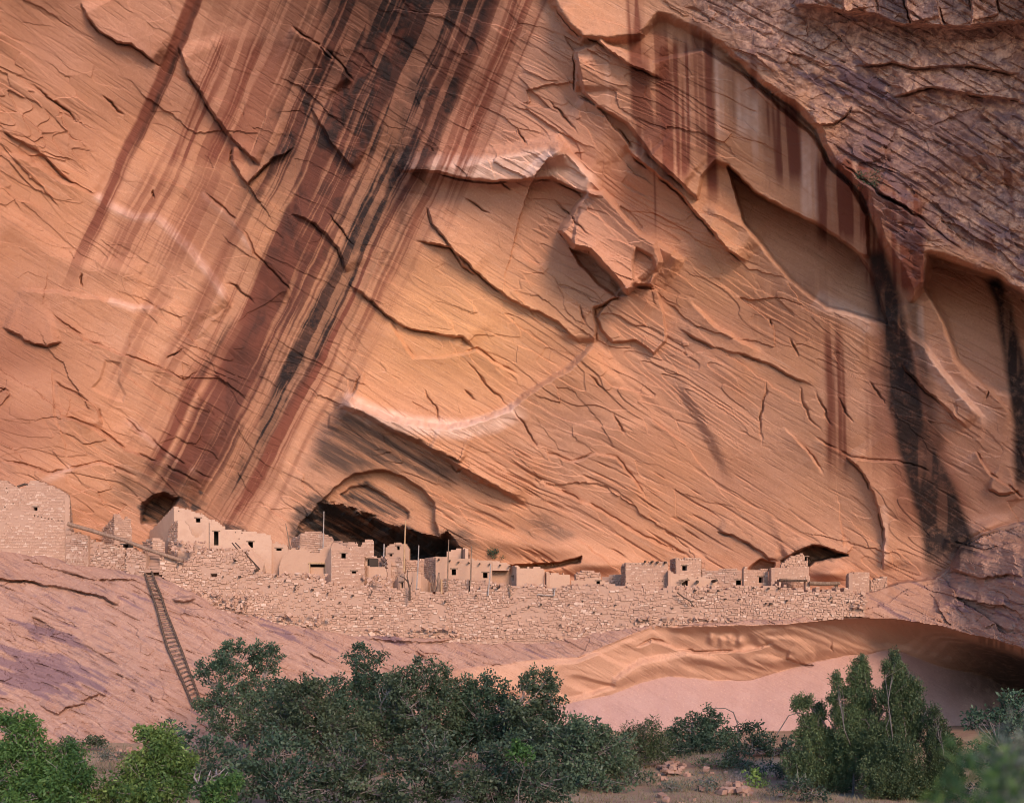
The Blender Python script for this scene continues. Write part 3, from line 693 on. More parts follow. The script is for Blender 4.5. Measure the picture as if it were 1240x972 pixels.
class Plane:
    """vertical wall plane between two image columns at chosen depths (u, depth)"""
    def __init__(s, a, b):
        s.p0 = np.array([(a[0]-CX)/F*a[1], a[1]]); s.p1 = np.array([(b[0]-CX)/F*b[1], b[1]])
        d = s.p1 - s.p0; s.L = float(np.hypot(*d)); s.t = d/s.L
        s.n = np.array([s.t[1], -s.t[0]])
        if np.dot(s.n, -s.p0) < 0: s.n = -s.n            # faces the canyon
    def hit(s, u, v):
        rx = (u-CX)/F; tx, ty = s.t
        k = (s.p0[0]*ty - s.p0[1]*tx)/(rx*ty - tx)
        return float((rx*k - s.p0[0])*tx + (k - s.p0[1])*ty), float(CAMZ + (HOR - v)/F*k)
    def xyz(s, a, z, o=0.0):
        q = s.p0 + s.t*a + s.n*o
        return (q[0], q[1], z)
class Bowed(Plane):
    """a long wall that follows the curve of the ledge instead of its chord"""
    def __init__(s, a, b, df, n=60):
        super().__init__(a, b); ss = []; oo = []
        for u in np.linspace(a[0], b[0], n):
            q = np.array([(u-CX)/F*df(u), df(u)]) - s.p0; ss.append(float(q @ s.t)); oo.append(float(q @ s.n))
        s.ss, s.oo = ss, np.convolve(np.pad(oo, 4, mode='edge'), np.ones(9)/9, 'valid')
    def hit(s, u, v):
        a, z = super().hit(u, v); p = s.p0.copy()
        for i in range(3):
            s.p0 = p + s.n*float(np.interp(a, s.ss, s.oo)); a, z = super().hit(u, v); s.p0 = p
        return a, z
    def xyz(s, a, z, o=0.0):
        return super().xyz(a, z, o + float(np.interp(a, s.ss, s.oo)))
def prof(pl, pts):
    q = sorted(pl.hit(u, v) for u, v in pts)
    return lambda x: np.interp(x, [a for a, _ in q], [b for _, b in q])
STY = {                     # course height, stone length, face jitter, share of stones showing, core recess
 'fine':    (.135, .30, .020, .93, .022),
 'coarse':  (.170, .34, .055, .92, .050),
 'rubble':  (.185, .33, .080, .92, .060),
 'plaster': (.150, .34, .008, .20, .000)}
def wall(parent, org, a, b, top, bot, opens=(), style='fine', th=.38, batter=0.0, name='wall', seed=0, ragged=.12, sink=0.0, ext=0.0, pl=None):
    r = random.Random(hash((a, b, seed)) & 0xffff)
    pl = pl or Plane(a, b); tf = prof(pl, top); bf = prof(pl, bot)
    ch, sl, jit, share, rec = STY[style]
    op = []
    for o in opens:
        s0, z1 = pl.hit(o[0], o[1]); s1, z0 = pl.hit(o[2], o[3])
        op.append((min(s0, s1), min(z0, z1), max(s0, s1), max(z0, z1)))
    xs = np.unique(np.round(np.concatenate([np.linspace(0, pl.L, max(3, int(pl.L/.09))), *[np.array([o[0], o[2]]) for o in op]]) if op else np.linspace(0, pl.L, max(3, int(pl.L/.09))), 3))
    xs = xs[(xs >= 0) & (xs <= pl.L)]
    xm = (xs[1:] + xs[:-1])/2
    tz = tf(xm); bz = bf(xm) - sink
    tz = tz + ragged*(np.array([r.random() for _ in range(len(xm)//4 + 2)])[np.arange(len(xm))//4] - .6)
    zlo, zhi = float(bz.min()), float(tz.max())
    cuts = sorted({round(z, 3) for o in op for z in (o[1], o[3])} | {round(zlo, 3), round(zhi, 3)})
    zs = []
    for q0, q1 in zip(cuts, cuts[1:]):
        n = max(1, round((q1 - q0)/ch)); zs += [(q0 + (q1-q0)*i/n, q0 + (q1-q0)*(i+1)/n) for i in range(n)]
    core, st = Boxes(), Boxes(); wt = r.random()
    for z0, z1 in zs:
        zm = (z0+z1)/2
        ok = (tz > zm) & (bz - (z1-z0) < zm)
        for o in op:
            if o[1] - .01 < zm < o[3] + .01: ok &= ~((xm > o[0]) & (xm < o[2]))
        i = 0
        while i < len(xm):
            if not ok[i]: i += 1; continue
            j = i
            while j+1 < len(xm) and ok[j+1]: j += 1
            s0, s1 = xs[i], xs[j+1]
            bt = batter*(zhi - zm)
            def c8(a0, a1, h0, h1, f0, bk):
                return [pl.xyz(a0, h0, f0), pl.xyz(a1, h0, f0), pl.xyz(a1, h1, f0), pl.xyz(a0, h1, f0), pl.xyz(a0, h0, bk), pl.xyz(a1, h0, bk), pl.xyz(a1, h1, bk), pl.xyz(a0, h1, bk)]
            for c in range(i, j+1, 18 if isinstance(pl, Bowed) else 9999):      # long runs are broken so that the core follows the bow
                core.add(c8(xs[c], xs[min(c+18, j+1)] if isinstance(pl, Bowed) else s1, z0, z1, bt - rec, -th), (wt, .4, .3) if style == 'plaster' else (.3 + .4*wt, r.random()*.5, r.random()*.7))
            x = s0 - r.random()*sl*.5*(j > i+2)
            rub = style == 'rubble'
            while x < s1 - .03:
                ln = sl*(.40 + 1.2*r.random()**1.5); e = min(x+ln, s1); b0 = max(x, s0)
                if s1 - e < .10: e = s1
                nz = float(vnoise(b0/1.9 + seed, zm/1.2 + 3*wt, 200))
                if e - b0 > .05 and r.random() < (share if style == 'plaster' else share*(.40 + .75*float(sst(.2, .5, nz)))):
                    g = .010 + .022*r.random(); o0 = bt + .004 + jit*r.random()
                    wv = 0 if style in ('fine', 'plaster') else .22*(float(vnoise(b0/2.6, zm/1.1, 201)) - .5) + ((r.random()-.5)*ch*.7 if rub else 0)
                    hh = (.75 + .6*r.random()**2)/2 if rub else .5
                    zc = zm + wv
                    jz = lambda: (r.random()-.5)*ch*(.30 if rub else .20)
                    q = c8(b0+g, e-g, zc - (z1-z0)*hh + g*.7, zc + (z1-z0)*hh - g*.7, o0, bt - rec - .02)
                    q = [(p[0] + (r.random()-.5)*jit*.5, p[1] + (r.random()-.5)*jit*.6, p[2] + jz()) if k < 4 else p for k, p in enumerate(q)]
                    st.add(q, (wt*.8 + .2*r.random(), r.random()*.8, r.random()*.9) if style == 'plaster' else (.6*r.random() + .4*wt, .95*r.random(), r.random()*(.95 if not rub else 1.0)), back=False)
                x = e
                if e >= s1: break
            i = j + 1
    w = core.build(name, M_plaster if style == 'plaster' else M_mortar, parent, org)
    m = st.build("masonry", M_plaster if style == 'plaster' else M_stone, w)
    if m:
        for vv in (m,):
            co = np.empty(len(m.data.vertices)*3, np.float32); m.data.vertices.foreach_get("co", co)
            co = co.reshape(-1, 3) - np.array(org, np.float32); m.data.vertices.foreach_set("co", co.ravel())
        tag(m, kind="stuff")
    # what lies behind each opening: the dark room, and a lintel over it
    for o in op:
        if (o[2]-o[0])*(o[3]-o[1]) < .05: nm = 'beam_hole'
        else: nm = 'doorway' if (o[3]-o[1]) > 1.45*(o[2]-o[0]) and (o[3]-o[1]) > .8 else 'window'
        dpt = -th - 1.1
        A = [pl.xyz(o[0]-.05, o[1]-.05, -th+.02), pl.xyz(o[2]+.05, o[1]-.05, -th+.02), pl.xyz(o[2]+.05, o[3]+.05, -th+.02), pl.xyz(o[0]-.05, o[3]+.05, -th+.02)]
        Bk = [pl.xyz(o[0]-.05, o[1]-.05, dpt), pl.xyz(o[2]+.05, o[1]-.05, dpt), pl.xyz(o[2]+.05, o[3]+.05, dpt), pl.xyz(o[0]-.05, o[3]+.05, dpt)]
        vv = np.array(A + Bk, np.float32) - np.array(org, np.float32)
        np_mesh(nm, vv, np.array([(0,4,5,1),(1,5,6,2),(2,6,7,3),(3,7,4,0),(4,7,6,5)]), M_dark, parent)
        if nm != 'beam_hole':
            lb = Boxes(); h0 = o[3] - .005; e = .16
            lb.add([pl.xyz(o[0]-e, h0-.06, .035), pl.xyz(o[2]+e, h0-.06, .035), pl.xyz(o[2]+e, h0+.05, .03), pl.xyz(o[0]-e, h0+.05, .03), pl.xyz(o[0]-e, h0-.06, -.1), pl.xyz(o[2]+e, h0-.06, -.1), pl.xyz(o[2]+e, h0+.05, -.1), pl.xyz(o[0]-e, h0+.05, -.1)], (.5, .2, .2))
            lb.build("lintel", M_wood, parent, org)
    return pl
def thing(name, label, cat, u, v, d, group=None):
    e = empty(name, P(u, v, d)); tag(e, label, cat, group); return e, tuple(e.location)
_stub = None
def stub(parent, org, pl, u, v, r=.075, out=.3, mat=None, name='beam_stub', lift=0.0):
    """a roof beam end sticking out of a wall; all share one mesh"""
    global _stub
    if _stub is None:
        vv, ff = tube([(0, .25, 0), (0, -.5, .0), (0, -1, .03)], [1, .97, .9], 7)
        me = np_mesh(name, np.array(vv), np.array(ff), M_wood_dark, smooth=False); _stub = me.data
        bpy.data.objects.remove(me)
    s, z = pl.hit(u, v)
    o = bpy.data.objects.new(name, _stub); COL.objects.link(o); o.parent = parent
    q = pl.xyz(s, z, 0)
    o.location = Vector(q) - Vector(org)
    o.scale = (r, out, r)
    o.rotation_euler = (random.uniform(-.1, .15), 0, math.atan2(pl.n[0], -pl.n[1]) + random.uniform(-.25, .25))
    return o
def roof_slab(parent, org, pts, mat=None, h=.18):
    b = Boxes(); lo = [Vector(p) for p in pts]; up = [p + Vector((0, 0, h)) for p in lo]
    b.add([tuple(p) for p in up] + [tuple(p) for p in lo], (.4, .2, .2)); return b.build("roof", mat or M_mortar, parent, org)

# ---- long retaining wall under the terrace
e, org = thing("terrace_wall", "long rubble retaining wall with beam stubs running below all the ruined rooms", "retaining wall", 620, 770, 107)
tops = [(193,676),(205,676),(222,681),(236,671),(250,667),(272,664),(292,665),(304,680),(313,691),(338,696),(352,697),(400,706),(430,712),(445,711),(475,712),(500,714),(530,717),(565,716),(572,712),(596,709),(626,709),(640,712),(661,712),(690,711),(700,708),(752,707),(758,711),(808,711),(870,711),(900,709),(934,708.5),(952,711),(976,715),(1000,714),(1026,714),(1037,724),(1046,737)]
bots = [(193,692),(230,717),(260,736),(300,746),(340,757),(400,766),(480,774),(560,778),(640,779),(700,771),(760,761),(830,754),(900,751),(960,748),(1046,744)]
cut = [193, 1046]
stubs = [(217,683),(286,679),(312,690),(335,697),(271,698),(292,698),(327,710),(346,702),(359,709),(397,718),(380,714),(387,728),(416,712),(428,721),(413,729),(404,747),(421,747),(432,749),(452,748),(358,714),(472,725),(521,724),(577,721),(597,711.5),(604,712),(618,745),(612,763),(603,761),(653,758),(678,757),(700,755),(655,731),(689,732),(704,728),(719,741),(727,742),(744,732),(840,715),(856,715),(868,715),(848,724),(876,725),(893,725),(925,730),(931,731),(911,711),(930,712),(942,712),(950,727),(987,721),(1005,724),(1006,729),(1026,729),(640,735),(588,748),(557,757),(790,735),(812,736),(455,735),(500,745),(540,728)]
TPL = []
for c0, c1 in zip(cut, cut[1:]):
    dd = lambda u: float(np.interp(u, us, D_ter)) - .55
    sub = lambda pts: [p for p in pts if c0 < p[0] < c1] + [(c0, lerp1(c0, pts)), (c1, lerp1(c1, pts))]
    op = [(255.5,694,263.5,698.5)] if c0 == 193 else []
    TPL.append((c0, c1, wall(e, org, (c0, dd(c0)), (c1, dd(c1)), sub(tops), sub(bots), op, 'rubble', .8, .10, ragged=.35, pl=Bowed((c0, dd(c0)), (c1, dd(c1)), dd))))
for u, v in stubs:
    for c0, c1, pl in TPL:
        if c0 <= u < c1:
            so = stub(e, org, pl, u, v, random.uniform(.06, .11), random.uniform(.35, .7))
            so.location -= Vector((0, .25, 0))

# ---- left block: tall wall and its low neighbour
e, org = thing("tall_stone_wall", "tall pale masonry wall at the left edge with one small square window", "stone wall", 40, 660, 107.6)
pl = wall(e, org, (-60,107.2), (84,107.6), [(-60,574),(-20,577),(0,580),(8,582),(18,589),(24,591),(30,590),(37,582),(46,582),(58,586),(70,591),(78,596),(84,600)], [(-60,662),(0,668),(84,682)], [(40.5,613,45.2,618)], 'fine', .5)
wall(e, org, (84.2,107.6), (89,112), [(84,600),(85,604),(89,640)], [(84,682),(89,682)], (), 'coarse', .4)
for u, v in [(42,624),(46,625),(50.5,626),(54.5,626.7),(59,628),(63,628.5),(70.5,630),(75,630.3),(8,591),(9.5,596),(16,609.5),(6,613.5)]: stub(e, org, pl, u, v, .06, .05, name='beam_end')
e, org = thing("roof_debris", "broken dark roof slab lying in a gap on top of the tall left wall", "roof debris", 36, 590, 108)
tubes_obj("beam", [([P(21,589,107.7), P(30,586,107.8), P(46,591,107.9)], [.1,.12,.1]), ([P(36,585,108.3), P(47,583,108.2)], [.12,.1]), ([P(45,582,107.9), P(46.5,593,107.8)], [.09,.1])], M_wood_dark, e, org)
e, org = thing("low_stone_wall", "low masonry wall below the upper end of the fallen log", "stone wall", 95, 680, 107)
wall(e, org, (80,107.0), (108,106.6), [(80,642),(95,645),(108,650)], [(80,686),(108,688)], (), 'coarse', .5)
e, org = thing("low_stone_wall", "low shaded rubble wall under the middle of the fallen log", "stone wall", 130, 680, 107)
wall(e, org, (108.4,106.9), (152,106.5), [(108,653),(130,657),(152,664)], [(108,688),(152,694)], [(147,658.5,151.5,662.5)], 'rubble', .5)
e, org = thing("low_stone_wall", "short rounded rubble wall left of the ladder top", "stone wall", 165, 690, 106)
wall(e, org, (153,105.9), (177,105.6), [(153,664),(158,663),(168,668),(177,672)], [(153,698),(177,700)], (), 'rubble', .7)
wall(e, org, (153,105.9), (151.2,107.6), [(151,666),(153,664)], [(151,698),(153,698)], (), 'rubble', .3)
e, org = thing("ruined_wall_corner", "pointed wall remnant against the cliff above the fallen log", "wall remnant", 142, 660, 110)
wall(e, org, (139,110.2), (160,110.8), [(139,622),(146,624),(150,630),(153,625),(158,628),(160,645)], [(139,690),(160,690)], (), 'coarse', .4)
wall(e, org, (138.8,110.2), (123,112.8), [(139,622),(136,626),(131,634),(123,643)], [(123,690),(139,690)], (), 'coarse', .4)
e, org = thing("ruined_wall_corner", "small broken wall corner beside the dark pit left of the two storey house", "wall remnant", 190, 660, 109)
wall(e, org, (184.5,109), (201,109.3), [(184.5,652),(190,651),(196,653),(201,658)], [(184,690),(201,690)], (), 'coarse', .4)
wall(e, org, (184.3,109), (172,110.6), [(184.5,652),(180,653),(172,656)], [(172,690),(184,690)], (), 'coarse', .4)
e, org = thing("stone_steps", "shaded stone steps in the gap at the head of the ladder", "steps", 185, 690, 106)
for i in range(6):
    b = Boxes(); d0 = 105.5 + .35*i; v0 = 693 - i*4.0
    q0, q1 = P(176, v0, d0), P(194, v0 - .6, d0)
    up, bk = Vector((0, 0, .27)), Vector((0, .7, 0))
    b.add([tuple(q0), tuple(q1), tuple(q1+up), tuple(q0+up), tuple(q0+bk), tuple(q1+bk), tuple(q1+up+bk), tuple(q0+up+bk)], (.2, .1, .95)); b.build("step", M_stone, e, org)

# ---- two storey house and its neighbours, left group
e, org = thing("two_storey_house", "two storey plastered house whose roofline rises against the blackened cliff", "ruined house", 230, 670, 110)
pl = wall(e, org, (211,110.6), (256,111.0), [(211,613),(225,616),(245,622),(256,629)], [(211,690),(256,690)], [(237,626.5,242.6,632.3)], 'plaster', .4)
wall(e, org, (210.8,110.6), (181,115.2), [(211,613),(200,624),(188,637),(181,643)], [(181,690),(211,690)], (), 'plaster', .4)
stub(e, org, pl, 216.5, 618.5, .06, .04, name='beam_end')
wall(e, org, (215.5,108.8), (256,109.3), [(215.5,629.5),(224,631),(229,636),(232,645),(236,650),(240,650),(243,648),(247,643),(250,638),(253,634),(256,631)], [(215,690),(256,690)], (), 'plaster', .35)
wall(e, org, (215.3,108.8), (203,110.4), [(215.5,629.5),(208,634),(203,645)], [(203,690),(215,690)], (), 'coarse', .35)
e, org = thing("stone_house", "long plastered house with a tall narrow doorway and a small window under the cliff", "ruined house", 290, 668, 109)
pl = wall(e, org, (254,108.9), (329,109.9), [(254,632),(258,629),(264,632),(272,637),(273,640),(290,641.5),(310,644),(327,648),(329,655)], [(254,690),(329,694)], [(259,642.5,264.6,660),(300.5,655,306.3,662.8)], 'plaster', .4)
for u, v in [(285,644.4),(293,645.3),(289.5,652)]: stub(e, org, pl, u, v, .06, .04, name='beam_end')
roof_slab(e, org, [P(257,643,109.3), P(326,650,110.3), P(326,650,113), P(257,643,113)])
e, org = thing("low_stone_wall", "low broken wall with a small hole right of the plastered house", "stone wall", 338, 670, 110)
wall(e, org, (329.5,110.2), (350,110.4), [(329.5,657),(335,656),(343,659),(350,662)], [(329,700),(350,700)], [(334.5,663,341,666.5)], 'plaster', .4)
e, org = thing("stone_buttress", "smooth sloping plastered buttress behind the two leaning poles", "buttress", 300, 680, 108)
pl_ = Plane((286,108.3), (317,108.0)); b = Boxes()
def q_(u, v, o): s, z = pl_.hit(u, v); return pl_.xyz(s, z, o)
b.add([q_(292,692,.2), q_(318,692,.2), q_(314,686,.15), q_(287,660,.1), q_(292,692,-.9), q_(318,692,-.9), q_(316,680,-.9), q_(296,657,-.9)], (.7, .4, .2)); b.build("wall", M_plaster, e, org)

e, org = thing("stone_house", "square walled room with a wide timber framed niche in its front", "ruined house", 368, 700, 109)
pl = wall(e, org, (338,108.9), (401,109.3), [(338,690),(339,680),(344,672),(350,665),(358,664),(369,664.5),(374,667.5),(386,670),(388,665),(394,661),(401,658)], [(338,706),(401,712)], [(375.5,682.5,393.5,694.5)], 'plaster', .5, seed=3)
fr = Boxes()
for (u0, v0, u1, v1) in ((374.4,682,375.6,695.5),(393.4,682,394.8,695.5),(373.5,680.6,396,682.6)):
    s0, z1 = pl.hit(u0, v0); s1, z0 = pl.hit(u1, v1)
    fr = Boxes(); fr.add([pl.xyz(s0,z0,.08), pl.xyz(s1,z0,.08), pl.xyz(s1,z1,.08), pl.xyz(s0,z1,.08), pl.xyz(s0,z0,-.1), pl.xyz(s1,z0,-.1), pl.xyz(s1,z1,-.1), pl.xyz(s0,z1,-.1)], (.4,.2,.2)); fr.build("frame", M_wood_gold, e, org)
nb_ = Boxes(); s0, z1 = pl.hit(374, 686.0); s1, z0 = pl.hit(395, 696)
nb_.add([pl.xyz(s0,z0,-.42), pl.xyz(s1,z0,-.42), pl.xyz(s1,z1,-.42), pl.xyz(s0,z1,-.42), pl.xyz(s0,z0,-.49), pl.xyz(s1,z0,-.49), pl.xyz(s1,z1,-.49), pl.xyz(s0,z1,-.49)], (.2,.1,.3)); nb_.build("back_panel", M_plaster, e, org)
e, org = thing("square_tower_house", "square stone tower with one window near its top and a lower slot", "ruined tower", 420, 705, 108)
wall(e, org, (401.5,107.9), (441,108.7), [(401.5,659),(404,656.5),(412,659),(426,664),(441,671.5)], [(401,716),(441,716)], [(413.4,669,418.8,675.8),(426,690.4,431.5,694)], 'fine', .4)
wall(e, org, (401.3,107.9), (393.5,109.2), [(401.5,659),(398,672),(393.5,678)], [(393,716),(401,716)], (), 'plaster', .35)
wall(e, org, (441.2,108.7), (443,111), [(441,671.5),(443,675)], [(441,716),(443,716)], (), 'fine', .35)
e, org = thing("wall_remnant", "low lit wall stub at the back left of the big cave", "wall remnant", 382, 660, 112)
wall(e, org, (364,112.4), (405,112.8), [(364,646),(372,643.5),(382,643),(392,645.5),(405,652)], [(364,700),(405,700)], (), 'coarse', .4)
wall(e, org, (363.8,112.4), (352,114), [(364,646),(358,650),(352,653)], [(352,700),(364,700)], (), 'coarse', .35)
e, org = thing("wall_remnant", "notched wall stub standing behind the square tower", "wall remnant", 438, 670, 112)
wall(e, org, (421.5,111.6), (454,112.0), [(421.5,655),(433,657.4),(433.4,662),(437.6,662),(438,656.6),(442,656.2),(442.4,653),(453.5,654.3),(454,664)], [(421,712),(454,712)], (), 'fine', .4, ragged=.05)
wall(e, org, (421.3,111.6), (403,112.6), [(421.5,655.5),(403,655)], [(403,712),(421,712)], (), 'coarse', .3)
e, org = thing("round_topped_room", "round topped stone room with a dark window inside the shadowed cave", "ruined room", 480, 680, 114)
wall(e, org, (467,114.4), (495.5,114.0), [(467,663),(471,660),(475.5,658),(481,657),(487,657),(493,659.3),(495.5,665)], [(467,716),(495,716)], [(480.2,660.3,484,665.6),(471.5,669.8,475,673.2)], 'plaster', .4)
e, org = thing("low_room", "small roofless room with pale plaster between the tower and the middle rooms", "ruined room", 455, 700, 110)
wall(e, org, (441.5,112.0), (469,112.2), [(441.5,673),(446,673),(461,674.5),(469,674.5)], [(441,716),(469,716)], (), 'coarse', .4)
wall(e, org, (462,111.4), (469,109.8), [(462,676),(466,674),(469,676)], [(462,716),(469,716)], (), 'rubble', .35)
wall(e, org, (446,109.8), (469,109.9), [(446,686.5),(458,687),(469,687.5)], [(446,716),(469,716)], (), 'plaster', .4)
wall(e, org, (440.8,110.2), (446,109.8), [(440.8,673),(443,675),(443.5,684),(446,688)], [(440,716),(446,716)], [(442,676,444,685)] , 'plaster', .3)
e, org = thing("stone_wall", "rough front wall standing before the cave behind the tall golden pole", "stone wall", 480, 690, 111)
wall(e, org, (469.5,110.6), (488,110.8), [(469.5,674.5),(479,673.5),(488,676)], [(469,716),(488,716)], (), 'coarse', .4)
wall(e, org, (488.2,110.8), (490.6,112.2), [(488,676),(490.6,677)], [(488,716),(491,716)], (), 'coarse', .3)
e, org = thing("stone_wall", "shaded rough wall running back to the white plastered house", "stone wall", 508, 690, 111)
wall(e, org, (491,111.6), (514,112.4), [(491,677),(500,677.5),(514,676)], [(491,716),(514,716)], (), 'coarse', .4)
wall(e, org, (514,112.4), (528,110.4), [(514,676),(521,675),(528,674.5)], [(514,716),(528,716)], (), 'coarse', .35)
e, org = thing("kiva_wall", "round pale plastered kiva wall with a dark notch at the foot of the golden pole", "kiva", 498, 706, 110)
kp = [(476,110.6),(482,109.6),(490,109.0),(500,108.9),(510,109.3),(518,110.2),(522,111.2)]
kt = [(476,707),(480,700),(487,694.5),(495,692.5),(503,692.5),(511,696),(516,700),(522,706)]
for (a, b) in zip(kp, kp[1:]):
    wall(e, org, a, b, [(u, v) for u, v in kt if a[0]-.1 < u < b[0]+.1] + [(a[0], lerp1(a[0], kt)), (b[0], lerp1(b[0], kt))], [(a[0], 722), (b[0], 722)], [(484.4,704,488,714)] if a[0] == 482 else (), 'plaster', .3, ragged=.03)

# ---- long white plastered house in the middle
e, org = thing("long_plastered_house", "long pale plastered house with two small windows and a row of beam ends", "ruined house", 560, 700, 110)
pl = wall(e, org, (527.7,110.0), (596,110.2), [(527.7,674),(545,674.5),(562,675.5),(590,678.5),(596,679)], [(527,722),(596,722)], [(547,688,552.2,696),(585,692.3,590.4,699.6)], 'plaster', .4, ragged=.05)
wall(e, org, (527.5,110.0), (526,113), [(526,676),(527.5,674.2)], [(526,722),(528,722)], (), 'plaster', .3)
wall(e, org, (595.5,111.3), (618,111.5), [(595.5,679),(610,681),(618,683.5)], [(595,722),(618,722)], (), 'plaster', .3, ragged=.05)
wall(e, org, (596.2,110.2), (618,110.4), [(596,679),(610,680.5),(618,683.5)], [(596,690.2),(618,690.6)], (), 'plaster', 1.0, ragged=.04)
wall(e, org, (617,111.5), (625.6,109.3), [(617,688),(620,685),(625.6,686)], [(617,722),(626,722)], [(619.8,697,622,703)], 'plaster', .3)
for u, v in [(531.5,677.5),(544,679),(555.5,680.3),(568,681.5),(581,682.2),(593,682.8),(605.5,684),(617.5,685.5)]: stub(e, org, pl, u, v, .085, .45)
roof_slab(e, org, [P(529,679,110.3), P(617,686,111), P(617,686,113.6), P(529,679,113.6)])
e, org = thing("wall_remnant", "small shaded wall corner on the roof of the long plastered house", "wall remnant", 552, 676, 113)
wall(e, org, (541,114.3), (560,114.4), [(541,667),(550,665.5),(560,664)], [(541,684),(560,684)], (), 'plaster', .3)
wall(e, org, (560,114.4), (563.5,112.6), [(560,664),(563.5,664.5)], [(560,684),(563,684)], (), 'plaster', .3)
e, org = thing("low_stone_wall", "low rough stone wall below the long plastered house, beside two posts", "stone wall", 550, 716, 109)
wall(e, org, (535.5,109.1), (569,108.6), [(535.5,700),(545,700.5),(555.5,700.5),(561,702),(569,703)], [(535,724),(569,724)], (), 'rubble', .4)
e, org = thing("low_stone_wall", "rubble slope wall between the plastered house windows and the terrace edge", "stone wall", 590, 716, 108)
wall(e, org, (569,108.5), (626,108.7), [(569,700),(578,702),(592,704),(600,706),(612,708),(626,709)], [(569,724),(626,724)], (), 'rubble', .5, .2)
stub(e, org, Plane((569,108.5),(626,108.7)), 604, 711, .13, .5)
e, org = thing("stone_house", "plain pale walled room right of the long plastered house", "ruined room", 645, 712, 109)
wall(e, org, (626.2,109.3), (660.6,109.7), [(626,688),(640,686),(652,686.5),(660.6,690)], [(626,722),(661,722)], (), 'plaster', .4)
e, org = thing("stone_house", "small smooth walled room just right of a dark slit, below the pale rock recess", "ruined room", 676, 712, 109)
wall(e, org, (662,109.0), (691.3,109.4), [(662,694.3),(670,693.6),(679,694.3),(691,696.3)], [(662,722),(691,722)], (), 'plaster', .4)
wall(e, org, (661.8,109.0), (660,110.4), [(660,693),(661.8,694.3)], [(660,722),(662,722)], (), 'plaster', .3)
e, org = thing("low_stone_wall", "low wall with a tiny black window and a patch of white plaster", "stone wall", 716, 710, 109)
wall(e, org, (691.5,109.5), (739,109.6), [(691.5,701.5),(705,700.5),(716,699.7),(727,700),(731,703),(739,703.5)], [(691,722),(739,722)], [(722.3,702.4,726.6,708.3)], 'plaster', .4)
e, org = thing("stone_wall", "curved rubble wall at the back of the pale rock recess", "stone wall", 722, 700, 112)
wall(e, org, (697,112.6), (729,113.2), [(697,696),(700,692.5),(704.5,690.8),(724,691),(729,697)], [(697,722),(729,722)], (), 'rubble', .4)
wall(e, org, (729,113.2), (752,112.6), [(729,698),(740,696),(752,696.2)], [(729,722),(752,722)], (), 'rubble', .4)

# ---- right group
e, org = thing("large_stone_house", "large square stone house with beam ends along its top, left of the small tower", "ruined house", 785, 708, 109)
pl = wall(e, org, (758,109.3), (809,109.6), [(758,681),(775,680.5),(790,680),(807,679.4),(809,680)], [(758,722),(809,722)], (), 'fine', .4, ragged=.04)
wall(e, org, (757.8,109.3), (752,112.4), [(757.8,680.5),(752,685)], [(752,722),(758,722)], (), 'coarse', .35)
for u, v in [(781,679.8),(789,680.3),(796,680.6),(805,680.6)]: stub(e, org, pl, u, v, .11, .55)
for u, v in [(763,683),(770,683),(786,704),(792,703.6),(798,703.2),(802,703.2),(760,706),(767,707),(774,706)]: stub(e, org, pl, u, v, .055, .05, name='beam_end')
e, org = thing("small_stone_tower", "small two storey tower with an arched window and a dark left side", "ruined tower", 835, 700, 110)
pl = wall(e, org, (819,109.6), (848.6,110.2), [(819,676),(848.5,675.4)], [(819,722),(848,722)], [(826.3,684,831.8,690.5)], 'fine', .35, ragged=.03)
wall(e, org, (818.8,109.6), (811.5,112.4), [(819,676),(811.5,677.5)], [(811,722),(819,722)], (), 'coarse', .35, ragged=.02)
wall(e, org, (848.8,110.2), (849.6,113), [(848.8,675.5),(849.6,678)], [(848,722),(850,722)], (), 'fine', .3)
for i in range(8): stub(e, org, pl, 821.5 + 3.4*i, 677.2, .05, .06, name='beam_end')
e, org = thing("broken_front_wall", "low front wall of the small tower with a broken hole and two jutting beams", "stone wall", 840, 711, 108)
pl = wall(e, org, (809.5,108.7), (869.5,109.0), [(809.5,690.8),(813,692.5),(818,695),(830,697),(840,699),(856,699),(869.5,700)], [(809,722),(869,722)], [(825.5,702,833,709)], 'plaster', .4)
wall(e, org, (809.3,108.7), (807.6,109.8), [(807.6,691.5),(809.3,690.8)], [(807,722),(810,722)], (), 'plaster', .25)
for u, v in [(844.5,704),(863,703.5)]: stub(e, org, pl, u, v, .15, .95)
for a, b in (((822,702.5),(834,701.5)),((824,706),(833,700))):
    tubes_obj("beam", [([P(a[0],a[1],108.3), P(b[0],b[1],108.5)], [.07,.07])], M_wood, e, org)
e, org = thing("stone_house", "flat topped room with a small dark doorway beside a vertical crack", "ruined room", 885, 708, 110)
wall(e, org, (849.5,110.4), (899,109.8), [(849.5,689),(870,690),(873,688.6),(885,688.2),(899,688.8)], [(849,722),(899,722)], [(891.3,701.6,897.3,708.8)], 'coarse', .4)
e, org = thing("stone_house", "small shaded room with one window and a spike of wall at its left", "ruined room", 915, 708, 110)
wall(e, org, (900.6,109.6), (931,110.2), [(900.6,690),(902,686),(904.5,686),(906,690),(917,689.2),(931,688.6)], [(900,722),(931,722)], [(919,697.6,924,705.4)], 'fine', .4, ragged=.03)
wall(e, org, (931,110.2), (934,108.8), [(931,688.6),(934,689)], [(931,722),(934,722)], (), 'fine', .3)
e, org = thing("two_storey_house", "two storey house tucked under the small cave with a deep open recess below", "ruined house", 957, 712, 109)
wall(e, org, (933.8,108.9), (979.5,109.3), [(933.8,687),(950,686.3),(965,686),(979,685.6)], [(933.8,702),(938,703.5),(943,699.5),(944,702),(979.5,702.4)], (), 'fine', .4, ragged=.05, sink=0)
